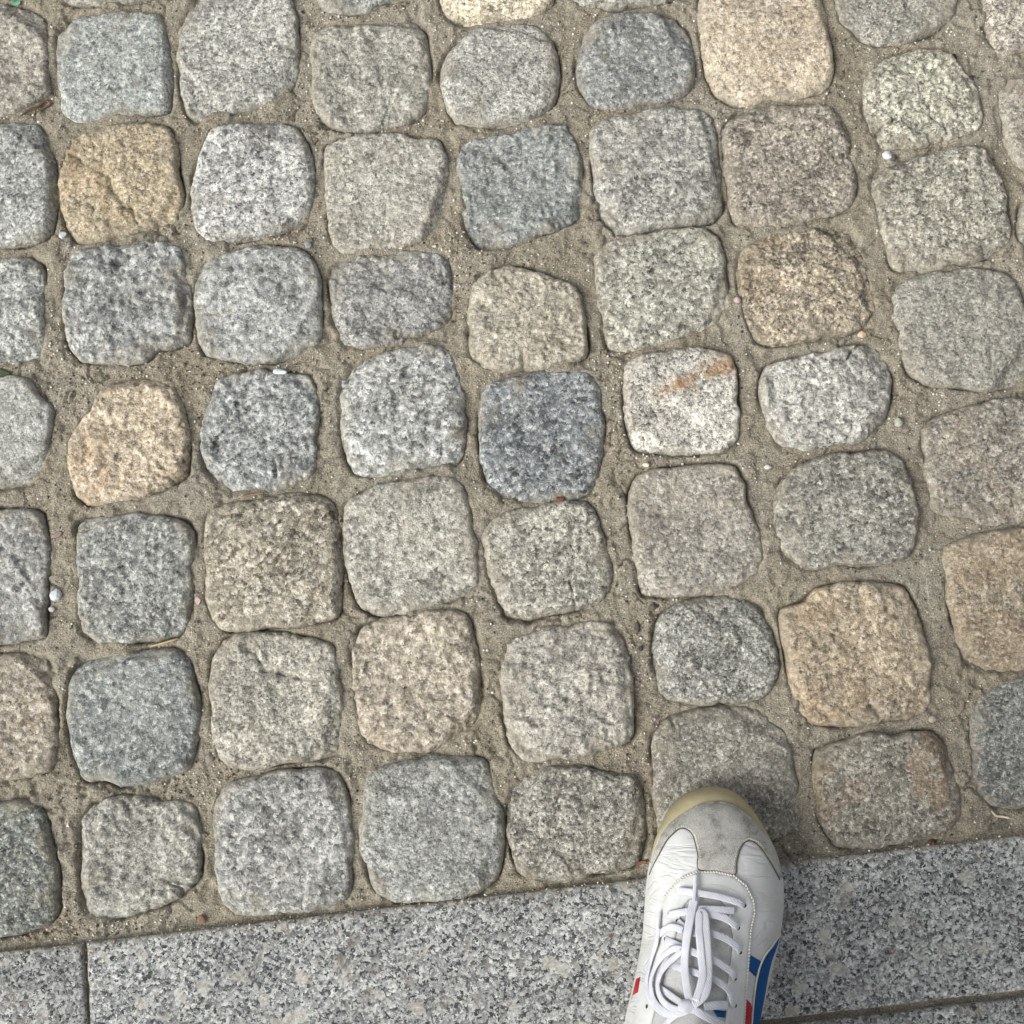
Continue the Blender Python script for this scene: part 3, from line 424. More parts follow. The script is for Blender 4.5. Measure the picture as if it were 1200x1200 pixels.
CHIPS = [
    [(-0.3777, 0.0695), (-0.3714, 0.0703), (-0.3683, 0.0516), (-0.3641, 0.0395), (-0.3656, 0.0281), (-0.3762, 0.0317), (-0.3752, 0.0502)],
    [(-0.3668, -0.0359), (-0.3588, -0.0310), (-0.3548, -0.0553), (-0.3612, -0.0636), (-0.3737, -0.0609), (-0.3729, -0.0498)],
    [(-0.2579, -0.0359), (-0.2497, -0.0331), (-0.2471, -0.0470), (-0.2486, -0.0622), (-0.2569, -0.0609)],
    [(-0.2481, -0.1656), (-0.2394, -0.1615), (-0.2362, -0.1762), (-0.2385, -0.1856), (-0.2454, -0.1816)],
    [(-0.3598, -0.0380), (-0.3528, -0.0414), (-0.3521, -0.0539), (-0.3563, -0.0526)],
    [(-0.2207, 0.3552), (-0.1866, 0.3662), (-0.1855, 0.3521), (-0.2188, 0.3412)],
    [(0.3478, -0.2074), (0.3560, -0.2055), (0.3623, -0.2134), (0.3513, -0.2173)],
    [(-0.1353, -0.0932), (-0.1271, -0.0932), (-0.1288, -0.1136), (-0.1363, -0.1102)],
]
LITTER = [
    ('twig', 'twig', [(-0.4202, 0.3435, None), (-0.4147, 0.3490, None), (-0.4062, 0.3537, None), (-0.4007, 0.3591, None), (-0.3962, 0.3568, None), (-0.4017, 0.3521, None), (-0.4102, 0.3474, None)], 0.0012, 0.7, (96, 78, 64), 'dark brown folded twig between two cobblestones at upper left'),
    ('pine_needle', 'needle', [(0.1081, -0.2068, None), (0.1100, -0.2173, None), (0.1125, -0.2265, None), (0.1143, -0.2357, None)], 0.0008, 0.6, (126, 98, 76), 'reddish brown pine needle in the joint beside the toe of the sneaker'),
    ('pine_needle', 'needle', [(0.0683, -0.2825, None), (0.0830, -0.2805, None), (0.0963, -0.2780, None), (0.1050, -0.2760, None)], 0.0022, 0.4, (112, 78, 60), 'rusty brown strip of dead needle along the slab edge left of the sneaker'),
    ('plastic_scrap', 'scrap', [(-0.1969, 0.1173, 0.0012), (-0.1927, 0.1173, 0.0012), (-0.1856, 0.1166, 0.0012)], 0.0024, 0.35, (196, 202, 208), 'small white plastic scrap on top of a blue-grey cobblestone'),
    ('leaf_fragment', 'leaf', [(-0.4265, 0.1210, None), (-0.4206, 0.1181, None), (-0.4157, 0.1173, None)], 0.0022, 0.3, (70, 84, 58), 'bit of green leaf at the left edge of the paving'),
    ('leaf_fragment', 'leaf', [(-0.4349, 0.4511, None), (-0.4311, 0.4495, None), (-0.4267, 0.4503, None)], 0.0024, 0.3, (96, 150, 120), 'bit of pale green leaf at the top left corner'),
    ('leaf_fragment', 'leaf', [(-0.2434, -0.3197, None), (-0.2402, -0.3184, None), (-0.2380, -0.3222, None)], 0.0024, 0.3, (124, 92, 74), 'tiny rust-red leaf scrap by the slab edge at lower left'),
    ('straw', 'straw', [(-0.2891, -0.1082, None), (-0.2797, -0.1061, None), (-0.2709, -0.1034, None), (-0.2676, -0.1021, None)], 0.0009, 0.6, (176, 158, 120), 'thin dry straw above the dark blue cobblestone'),
    ('straw', 'straw', [(-0.2209, 0.0125, -0.001), (-0.2112, 0.0146, -0.001), (-0.2016, 0.0161, -0.001)], 0.0009, 0.6, (130, 112, 88), 'brown straw on the top edge of the wide beige cobblestone'),
    ('straw', 'straw', [(0.3750, -0.2370, None), (0.3794, -0.2409, None), (0.3847, -0.2416, None), (0.3900, -0.2429, None)], 0.001, 0.6, (205, 196, 175), 'pale dry stalk near the right end of the granite slab'),
    ('leaf_fragment', 'leaf', [(0.0354, 0.0111, -0.001), (0.0389, 0.0104, -0.001), (0.0424, 0.0118, -0.001)], 0.0022, 0.5, (110, 72, 52), 'brown leaf crumb on the lower edge of the darkest blue cobblestone'),
    ('leaf_fragment', 'leaf', [(0.3262, -0.2631, None), (0.3276, -0.2611, None), (0.3295, -0.2637, None)], 0.0026, 0.5, (105, 76, 58), 'brown leaf crumb on the edge of the right granite slab'),
]
SH = {
    'cap_inner': [(0.1998, -0.2858), (0.1932, -0.2746), (0.1872, -0.2655), (0.1820, -0.2596), (0.1768, -0.2570), (0.1721, -0.2585), (0.1677, -0.2647), (0.1650, -0.2738), (0.1633, -0.2808), (0.1503, -0.2785), (0.1372, -0.2771), (0.1371, -0.2678), (0.1360, -0.2598), (0.1342, -0.2527), (0.1308, -0.2492), (0.1267, -0.2484), (0.1223, -0.2509), (0.1164, -0.2569), (0.1111, -0.2660), (0.1064, -0.2755), (0.1035, -0.2832)],
    'eyestay': [(0.1195, -0.2881), (0.1256, -0.2829), (0.1356, -0.2794), (0.1503, -0.2793), (0.1627, -0.2820), (0.1711, -0.2887), (0.1759, -0.2989), (0.1763, -0.3079), (0.1729, -0.3195), (0.1712, -0.3327), (0.1693, -0.3489), (0.1672, -0.3664), (0.1657, -0.3841), (0.1637, -0.3970), (0.1483, -0.3934), (0.1503, -0.3811), (0.1520, -0.3672), (0.1537, -0.3531), (0.1568, -0.3390), (0.1593, -0.3247), (0.1575, -0.3131), (0.1565, -0.3044), (0.1492, -0.2970), (0.1370, -0.2957), (0.1286, -0.2988), (0.1237, -0.3079), (0.1202, -0.3197), (0.1143, -0.3375), (0.1086, -0.3553), (0.1044, -0.3698), (0.1003, -0.3845), (0.0964, -0.3980), (0.0846, -0.4047), (0.0888, -0.3864), (0.0949, -0.3675), (0.1010, -0.3503), (0.1058, -0.3349), (0.1086, -0.3212), (0.1101, -0.3091), (0.1127, -0.2969)],
    'tongue': [(0.1286, -0.2988), (0.1370, -0.2957), (0.1492, -0.2970), (0.1565, -0.3044), (0.1575, -0.3131), (0.1593, -0.3247), (0.1568, -0.3390), (0.1537, -0.3531), (0.1520, -0.3672), (0.1503, -0.3811), (0.1481, -0.3990), (0.0962, -0.4036), (0.1003, -0.3845), (0.1044, -0.3698), (0.1086, -0.3553), (0.1143, -0.3375), (0.1202, -0.3197), (0.1237, -0.3079)],
    'blue_a': [(0.1710, -0.3360), (0.1824, -0.3428), (0.1798, -0.3489), (0.1767, -0.3527), (0.1697, -0.3462)],
    'blue_b': [(0.2003, -0.3266), (0.1981, -0.3334), (0.1927, -0.3437), (0.1900, -0.3529), (0.1881, -0.3638), (0.1862, -0.3765), (0.1844, -0.3860), (0.1834, -0.3972), (0.1742, -0.3929), (0.1744, -0.3787), (0.1757, -0.3682), (0.1775, -0.3562), (0.1817, -0.3461), (0.1862, -0.3394), (0.1929, -0.3324)],
    'red_r': [(0.1668, -0.3651), (0.1690, -0.3675), (0.1726, -0.3713), (0.1739, -0.3755), (0.1730, -0.3861), (0.1723, -0.3922), (0.1655, -0.3900)],
    'red_l': [(0.0896, -0.3620), (0.0953, -0.3563), (0.0942, -0.3614), (0.0931, -0.3670), (0.0872, -0.3738), (0.0882, -0.3677)],
    'tongue_label': [(0.1407, -0.3706), (0.1458, -0.3715), (0.1510, -0.3727), (0.1501, -0.3768), (0.1439, -0.3754)],
    'welt': [(0.1127, -0.2969), (0.1195, -0.2881), (0.1256, -0.2826), (0.1356, -0.2789), (0.1503, -0.2788), (0.1627, -0.2815), (0.1713, -0.2884), (0.1763, -0.2989), (0.1768, -0.3079), (0.1733, -0.3196), (0.1715, -0.3327), (0.1697, -0.3489), (0.1675, -0.3665), (0.1661, -0.3842), (0.1641, -0.3971)],
    'cap_stitch_l': [(0.1101, -0.2649), (0.1154, -0.2559), (0.1218, -0.2493), (0.1269, -0.2464), (0.1319, -0.2473), (0.1361, -0.2523), (0.1378, -0.2598), (0.1390, -0.2678), (0.1392, -0.2753)],
    'cap_stitch_r': [(0.1614, -0.2797), (0.1631, -0.2733), (0.1658, -0.2643), (0.1705, -0.2569), (0.1770, -0.2551), (0.1832, -0.2578), (0.1887, -0.2637)],
    'throat_stitch': [(0.1283, -0.2900), (0.1352, -0.2876), (0.1498, -0.2879), (0.1590, -0.2904), (0.1659, -0.2942)],
    'piping': [(0.2005, -0.3257), (0.1918, -0.3325), (0.1850, -0.3383), (0.1805, -0.3456), (0.1771, -0.3561), (0.1751, -0.3680), (0.1740, -0.3786), (0.1732, -0.3925)],
    'eyelets': [(0.1691, -0.3021), (0.1633, -0.3173), (0.1640, -0.3339), (0.1592, -0.3514), (0.1587, -0.3697), (0.1152, -0.3085), (0.1205, -0.3133), (0.1119, -0.3265), (0.1073, -0.3423), (0.1025, -0.3582), (0.0977, -0.3739)],
    'laces': [
        ([(0.1690, -0.3024, 0.0015), (0.1643, -0.2998, 0.0040), (0.1487, -0.2952, 0.0055), (0.1336, -0.2931, 0.0055), (0.1249, -0.2921, 0.0040), (0.1225, -0.2920, 0.0015)], 0.0050, 0.0010),
        ([(0.1611, -0.3054, 0.0035), (0.1496, -0.3045, 0.0055), (0.1358, -0.3042, 0.0065), (0.1240, -0.3067, 0.0055), (0.1162, -0.3088, 0.0035), (0.1148, -0.3088, 0.0015)], 0.0053, 0.0010),
        ([(0.1636, -0.3176, 0.0013), (0.1609, -0.3151, 0.0040), (0.1539, -0.3104, 0.0055), (0.1447, -0.3079, 0.0060), (0.1356, -0.3083, 0.0060)], 0.0053, 0.0010),
        ([(0.1639, -0.3342, 0.0013), (0.1616, -0.3300, 0.0040), (0.1529, -0.3238, 0.0055), (0.1423, -0.3204, 0.0060), (0.1290, -0.3201, 0.0055), (0.1204, -0.3135, 0.0020)], 0.0053, 0.0010),
        ([(0.1591, -0.3518, 0.0013), (0.1568, -0.3472, 0.0040), (0.1486, -0.3409, 0.0055), (0.1396, -0.3365, 0.0060), (0.1254, -0.3316, 0.0055), (0.1118, -0.3267, 0.0020)], 0.0053, 0.0010),
        ([(0.1583, -0.3699, 0.0013), (0.1559, -0.3664, 0.0040), (0.1537, -0.3596, 0.0050), (0.1478, -0.3535, 0.0055), (0.1329, -0.3470, 0.0055), (0.1072, -0.3425, 0.0020)], 0.0051, 0.0010),
        ([(0.1523, -0.3684, 0.0025), (0.1439, -0.3673, 0.0045), (0.1342, -0.3677, 0.0060)], 0.0060, 0.0011),
        ([(0.1025, -0.3584, 0.0015), (0.1098, -0.3613, 0.0050), (0.1186, -0.3661, 0.0070), (0.1238, -0.3680, 0.0080)], 0.0051, 0.0010),
        ([(0.1245, -0.3659, 0.0110), (0.1229, -0.3520, 0.0085), (0.1229, -0.3384, 0.0085), (0.1255, -0.3227, 0.0090), (0.1284, -0.3097, 0.0095), (0.1303, -0.3032, 0.0085), (0.1318, -0.2981, 0.0080)], 0.0064, 0.0015),
        ([(0.1264, -0.3663, 0.0110), (0.1350, -0.3592, 0.0105), (0.1382, -0.3484, 0.0100), (0.1389, -0.3319, 0.0095), (0.1390, -0.3179, 0.0095), (0.1386, -0.3080, 0.0085), (0.1353, -0.3066, 0.0090), (0.1339, -0.3180, 0.0100), (0.1341, -0.3347, 0.0105), (0.1339, -0.3484, 0.0105), (0.1280, -0.3633, 0.0110)], 0.0054, 0.0011),
        ([(0.1222, -0.3689, 0.0100), (0.1140, -0.3701, 0.0100), (0.1071, -0.3666, 0.0095), (0.1046, -0.3592, 0.0095), (0.1064, -0.3505, 0.0095), (0.1119, -0.3418, 0.0095), (0.1177, -0.3361, 0.0090), (0.1208, -0.3316, 0.0090), (0.1153, -0.3323, 0.0080), (0.1067, -0.3407, 0.0090), (0.1011, -0.3533, 0.0095), (0.1008, -0.3643, 0.0095), (0.1054, -0.3716, 0.0100), (0.1151, -0.3731, 0.0100), (0.1228, -0.3698, 0.0100)], 0.0048, 0.0011),
        ([(0.1194, -0.3710, 0.0090), (0.1087, -0.3744, 0.0080), (0.1001, -0.3689, 0.0070), (0.0983, -0.3573, 0.0070), (0.1016, -0.3423, 0.0070), (0.1055, -0.3299, 0.0070), (0.1071, -0.3193, 0.0065)], 0.0051, 0.0011),
        ([(0.1264, -0.3687, 0.0090), (0.1337, -0.3731, 0.0070), (0.1430, -0.3780, 0.0060), (0.1529, -0.3850, 0.0050)], 0.0056, 0.0011),
        ([(0.1209, -0.3692, 0.0090), (0.1125, -0.3763, 0.0075), (0.1056, -0.3841, 0.0060), (0.0976, -0.3929, 0.0040)], 0.0051, 0.0011),
        ([(0.1052, -0.3274, 0.0040), (0.1106, -0.3203, 0.0060), (0.1162, -0.3173, 0.0065), (0.1233, -0.3189, 0.0060)], 0.0052, 0.0011),
    ],
    'aglets': [
        [(0.1318, -0.2981, 0.0080), (0.1330, -0.2909, 0.0065), (0.1343, -0.2806, 0.0045)],
        [(0.1071, -0.3196, 0.0065), (0.1077, -0.3141, 0.0060), (0.1086, -0.3082, 0.0045)],
    ],
    'knot': (0.1234, -0.3681),
}

# ------------------------------------------------------------------ setts
def chaikin(p, n=2):
    p = np.asarray(p, float)
    for _ in range(n):
        q = np.roll(p, -1, 0)
        p = np.stack([p * 0.9 + q * 0.1, p * 0.1 + q * 0.9], 1).reshape(-1, 2)
    return p
def center_of(p):
    x, y = p[:, 0], p[:, 1]; x1, y1 = np.roll(x, -1), np.roll(y, -1)
    c = x * y1 - x1 * y; A = c.sum() / 2
    return np.array([((x + x1) * c).sum() / (6 * A), ((y + y1) * c).sum() / (6 * A)]), abs(A)
def radial(poly, c, th):
    """distance from c to the outline in directions th"""
    d = poly - c
    a = np.arctan2(d[:, 1], d[:, 0]); r = np.hypot(d[:, 0], d[:, 1])
    o = np.argsort(a); a = a[o]; r = r[o]
    a = np.concatenate([a - 2 * np.pi, a, a + 2 * np.pi]); r = np.tile(r, 3)
    return np.interp(th, a, r)
def block(poly, N, seed, top=0.0, drop=0.009, k=10.0, relief=1.0, wob=0.0017, depth=0.05):
    """hewn stone: a square lattice wrapped on the outline; returns verts (rel. to centre), quads, rim attribute"""
    rs = np.random.RandomState(seed)
    c, A = center_of(poly)
    g = np.linspace(-1, 1, N)
    g = np.sign(g) * (1 - (1 - np.abs(g)) ** 1.25)          # denser near the rim
    gx, gy = np.meshgrid(g, g)
    a, b = gx.ravel(), gy.ravel()
    t = np.maximum(np.abs(a), np.abs(b))
    th = np.arctan2(b, a)
    Rr = radial(poly, c, th)
    Rr = Rr + wob * fbm(np.cos(th) * 1.0 + 5 * seed, np.sin(th) * 1.0, 6.0, 4, seed, 0.62)
    x = t * Rr * np.cos(th); y = t * Rr * np.sin(th)
    size = math.sqrt(A)
    z = -drop * t ** k
    sx, sy = rs.uniform(-0.018, 0.018, 2)
    z += sx * x + sy * y
    z += relief * 0.0019 * fbm(x, y, 24, 3, seed + 3)
    z += relief * 0.0013 * (np.abs(fbm(x, y, 75, 3, seed + 5, 0.6)) * 2 - 0.5)
    z += relief * 0.0007 * fbm(x, y, 210, 2, seed + 6, 0.6)
    # split ledges
    for q in range(rs.randint(1, 4)):
        an = rs.uniform(0, 2 * np.pi)
        nn = (x * np.cos(an) + y * np.sin(an)) / size + 0.16 * fbm(x, y, 38, 4, seed + 9 + q, 0.6) - rs.uniform(-0.3, 0.3)
        z += relief * rs.uniform(0.0004, 0.0016) * (sstep(0.0, 0.03, nn) - 0.5)
    an = rs.uniform(0, 2 * np.pi)
    rid = 1 - np.abs((x * np.cos(an) + y * np.sin(an)) / size * 1.6 + 0.30 * fbm(x, y, 30, 4, seed + 21, 0.6) + rs.uniform(-0.35, 0.35))
    z -= relief * 0.0022 * sstep(0.95, 1.0, rid) * sstep(0.0, 0.4, fbm(x, y, 22, 2, seed + 31))
    # knocked-off corners and edges
    for q in range(rs.randint(3, 7)):
        an = rs.uniform(0, 2 * np.pi); sl = rs.uniform(0.2, 0.75)
        off = size * rs.uniform(0.40, 0.50)
        dd = x * np.cos(an) + y * np.sin(an) + 0.003 * fbm(x, y, 60, 2, seed + 40 + q)
        z -= np.minimum(np.maximum(dd - off, 0) * sl, 0.0032)
    z += top
    V = np.stack([x, y, z], 1)
    idx = np.arange(N * N).reshape(N, N)
    F = np.stack([idx[:-1, :-1], idx[:-1, 1:], idx[1:, 1:], idx[1:, :-1]], -1).reshape(-1, 4)
    rim = np.concatenate([idx[0, :-1], idx[:-1, -1], idx[-1, :0:-1], idx[:0:-1, 0]])
    m = len(rim)
    V2 = V[rim].copy(); V2[:, :2] *= 1.012; V2[:, 2] -= 0.007
    V3 = V2.copy(); V3[:, 2] = -depth
    nb = len(V)
    V = np.concatenate([V, V2, V3])
    r1 = rim; r2 = nb + np.arange(m); r3 = nb + m + np.arange(m)
    def strip(u, w):
        return np.stack([u, w, np.roll(w, -1), np.roll(u, -1)], 1)
    F = np.concatenate([F, strip(r1, r2), strip(r2, r3)])
    edge = np.concatenate([t ** 5, np.ones(2 * m)])
    return c, V, F, edge
def masks(V, edge, stain, seed):
    """mottling, iron stain and lodged dust, one value per vertex"""
    x, y = V[:, 0], V[:, 1]
    mot = 1.0 + 0.30 * fbm(x, y, 26, 3, seed + 61, 0.6) + 0.36 * fbm(x, y, 105, 2, seed + 63)
    st = sstep(0.02, 0.32, fbm(x, y, 30, 4, seed + 71, 0.6)) * stain
    if stain > 0.5:          # a rusty vein running across the upper half
        dl = y - 0.0135 - 0.42 * x + 0.007 * fbm(x, y, 60, 3, seed + 75)
        st = np.exp(-(dl / 0.0085) ** 2) * sstep(-0.5, 0.2, fbm(x, y, 70, 3, seed + 76)) * sstep(-0.035, 0.0, x) * 0.95
    du = sstep(0.16, 0.62, 0.55 * edge + 0.55 * fbm(x, y, 48, 3, seed + 81, 0.6)) * 0.75
    return np.stack([mot, st, du], 1)
def dress(me, tint, stain, edge, offs, V=None, seed=0):
    n = len(me.vertices)
    rg = np.random.RandomState(seed + 5)
    color_attr(me, 'tint', np.tile(np.array(tint), (n, 1)), rg.uniform(0.7, 1.2))
    float_attr(me, 'grain', np.full(n, rg.uniform(0.85, 1.6)))
    float_attr(me, 'edge', edge)
    if V is not None: color_attr(me, 'mask', masks(V, edge, stain, seed))
    a = me.attributes.new('offs', 'FLOAT_VECTOR', 'POINT')
    a.data.foreach_set('vector', np.tile(np.array(offs, dtype=np.float32), n))

POLYS = [chaikin(p, 1) for (_, _, p) in STONES]

# the mortar bed of the whole sett paving: fine where the joints can be seen
def seg_dist(px, py, poly):
    best = np.full(px.shape, 1e9); inside = np.zeros(px.shape, bool)
    n = len(poly)
    for i in range(n):
        x0, y0 = poly[i]; x1, y1 = poly[(i + 1) % n]
        dx, dy = x1 - x0, y1 - y0
        tt = np.clip(((px - x0) * dx + (py - y0) * dy) / (dx * dx + dy * dy + 1e-12), 0, 1)
        best = np.minimum(best, (px - x0 - tt * dx) ** 2 + (py - y0 - tt * dy) ** 2)
        cond = ((y0 > py) != (y1 > py))
        xin = x0 + (py - y0) * dx / (dy if abs(dy) > 1e-12 else 1e-12)
        inside ^= cond & (px < xin)
    d = np.sqrt(best)
    return np.where(inside, -d, d)

GX0, GX1, GY0, GY1 = -0.5, 0.5, -0.425, 0.5
step = 0.0014
xs = np.arange(GX0, GX1 + step / 2, step); ys = np.arange(GY0, GY1 + step / 2, step)
XX, YY = np.meshgrid(xs, ys)
DIST = np.full(XX.shape, 1.0)
for p in POLYS:
    i0, i1 = np.searchsorted(xs, [p[:, 0].min() - 0.02, p[:, 0].max() + 0.02])
    j0, j1 = np.searchsorted(ys, [p[:, 1].min() - 0.02, p[:, 1].max() + 0.02])
    if i1 <= i0 or j1 <= j0: continue
    DIST[j0:j1, i0:i1] = np.minimum(DIST[j0:j1, i0:i1], seg_dist(XX[j0:j1, i0:i1], YY[j0:j1, i0:i1], p))
BA, BB = np.array(BORDER[0]), np.array(BORDER[1])
bdir = (BB - BA) / np.linalg.norm(BB - BA); bnor = np.array([-bdir[1], bdir[0]])      # points to the setts
BD = (XX - BA[0]) * bnor[0] + (YY - BA[1]) * bnor[1]
def mortar_height(x, y, dist, bd):
    z = -0.0052 + 0.0015 * fbm(x, y, 22, 3, 101) + 0.0012 * fbm(x, y, 140, 4, 102, 0.65)
    d = np.maximum(dist, 0)
    n1 = fbm(x, y, 35, 2, 103); n2 = fbm(x, y, 28, 2, 104)
    z += 0.0030 * np.exp(-d / 0.006) * np.clip(n1 + 0.1, -0.3, 1)
    z -= 0.7 * np.maximum(-dist, 0)
    z -= 0.0055 * np.exp(-(d / 0.0019) ** 2) * np.clip(n2 * 2 + 0.35, 0, 1.2)
    # crumbly flat lumps
    z += 0.0016 * sstep(0.08, 0.13, fbm(x, y, 52, 3, 105)) - 0.0014 * sstep(0.16, 0.22, fbm(x, y, 60, 3, 107))
    cr_ = np.abs(fbm(x, y, 17, 4, 108, 0.6))
    z -= 0.003 * sstep(0.03, 0.0, cr_) * sstep(0.0, 0.25, fbm(x, y, 11, 1, 109))
    near = np.exp(-np.abs(bd) / 0.004)
    z -= 0.0025 * near
    z = np.where(bd < 0.0, -0.0065 + 0.0008 * fbm(x, y, 150, 3, 106), z)
    return z
ZZ = mortar_height(XX, YY, DIST, BD)
ny, nx = XX.shape
idx = np.arange(nx * ny).reshape(ny, nx)
keep = (DIST > -0.014)
kf = keep[:-1, :-1] | keep[1:, 1:] | keep[:-1, 1:] | keep[1:, :-1]
F = np.stack([idx[:-1, :-1], idx[:-1, 1:], idx[1:, 1:], idx[1:, :-1]], -1)[kf]
used = np.unique(F); remap = np.full(nx * ny, -1); remap[used] = np.arange(len(used))
V = np.stack([XX.ravel(), YY.ravel(), ZZ.ravel()], 1)[used]
pavement = put('cobble_pavement', fast_mesh('cobble_pavement', V, remap[F]), M['mortar'])
tag(pavement, 'sandy grey-brown mortar bed of the rough cobbled pavement', None, None, 'structure')

# the ground under everything, out to the horizon
gm = make_mesh('ground', [(-300, -300, -0.03), (300, -300, -0.03), (300, 300, -0.03), (-300, 300, -0.03)], [(0, 1, 2, 3)], False)
tag(put('ground', gm, M['mortar']), 'bare sandy ground under the paving', None, None, 'structure')

CENTRES = []
for i, (srgb, stain, _) in enumerate(STONES):
    rs = np.random.RandomState(500 + i)
    c, V, F, edge = block(POLYS[i], 78, 11 + i, top=0.0012 + rs.uniform(-0.0016, 0.0022), drop=rs.uniform(0.0055, 0.0075), k=rs.uniform(22, 42),
                          relief=rs.choice([0.8, 1.1, 1.5, 1.9], p=[0.3, 0.3, 0.25, 0.15]))
    CENTRES.append(c)
    me = fast_mesh('cobblestone', V, F)
    dress(me, rgb(*srgb), stain, edge, rs.uniform(-20, 20, 3), V, 11 + i)
    put('cobblestone', me, M['cobble'], pavement, (c[0], c[1], 0))

# the same paving carried on beyond the picture (coarser stones, one mass)
lat0 = CENTRES[44]
ux = np.array([math.cos(R(4.5)), math.sin(R(4.5))]) * 0.1085
uy = np.array([-math.sin(R(4.0)), math.cos(R(4.0))]) * 0.1075
CA = np.array(CENTRES)
Vs, Fs, Ms, Ts, Os = [], [], [], [], []
base = 0
palette = [s[0] for s in STONES]
cand = [(lat0 + ux * i + uy * j, 1.0, i, j) for i in range(-22, 23) for j in range(-12, 20)]
rg = np.random.RandomState(21)
cand += [(np.array([rg.uniform(-0.75, 0.75), rg.uniform(-0.4, 0.75)]), 0.9, 100 + k, k) for k in range(5000)]
placed = CA.copy()
for (p0, fs_, i, j) in cand:
    if True:
        rs = np.random.RandomState(9000 + i * 97 + j)
        p = p0 + rs.uniform(-0.004, 0.004, 2)
        if (p - BA) @ bnor < 0.058 or np.hypot(*(placed - p).T).min() < 0.098 * fs_: continue
        if abs(p[0]) > 1.9 or p[1] > 1.9: continue
        placed = np.vstack([placed, p])
        an = np.linspace(0, 2 * np.pi, 20, endpoint=False)
        rr = 0.0475 * fs_ / np.maximum(np.abs(np.cos(an)), np.abs(np.sin(an))) ** 0.72 * (1 + 0.06 * rs.uniform(-1, 1, 20))
        an2 = an + R(4.5)
        poly = chaikin(p + np.stack([rr * np.cos(an2), rr * np.sin(an2)], 1), 1)
        c, V, F, edge = block(poly, 14, 700 + i * 31 + j, top=rs.uniform(-0.001, 0.003), drop=0.009, k=8)
        V[:, 0] += c[0]; V[:, 1] += c[1]
        Vs.append(V); Fs.append(F + base); base += len(V); Ms.append(masks(V, edge, 0, i * 5 + j))
        tc = rgb(*palette[rs.randint(len(palette))])
        Ts.append(np.tile(tc, (len(V), 1))); Os.append(np.tile(rs.uniform(-20, 20, 3), (len(V), 1)))
me = fast_mesh('outer_cobblestones', np.concatenate(Vs), np.concatenate(Fs))
color_attr(me, 'tint', np.concatenate(Ts)); color_attr(me, 'mask', np.concatenate(Ms)); float_attr(me, 'grain', np.ones(base))
oa = me.attributes.new('offs', 'FLOAT_VECTOR', 'POINT'); oa.data.foreach_set('vector', np.concatenate(Os).astype(np.float32).ravel())
tag(put('outer_cobblestones', me, M['cobble'], pavement), None, None, None, 'stuff')
# mortar around the fine bed
q = 0.05
ox = np.arange(-2.0, 2.0 + q / 2, q); oy = np.arange(-0.6, 2.05, q)
OX, OY = np.meshgrid(ox, oy)
OB = (OX - BA[0]) * bnor[0] + (OY - BA[1]) * bnor[1]
oi = np.arange(OX.size).reshape(OX.shape)
cx = (OX[:-1, :-1] + OX[1:, 1:]) / 2; cy = (OY[:-1, :-1] + OY[1:, 1:]) / 2
ok = ~((cx > GX0) & (cx < GX1) & (cy > GY0) & (cy < GY1)) 
OF = np.stack([oi[:-1, :-1], oi[:-1, 1:], oi[1:, 1:], oi[1:, :-1]], -1)[ok]
put('outer_mortar_bed', fast_mesh('outer_mortar_bed', np.stack([OX.ravel(), OY.ravel(), np.full(OX.size, -0.0075)], 1), OF), M['mortar'], pavement)

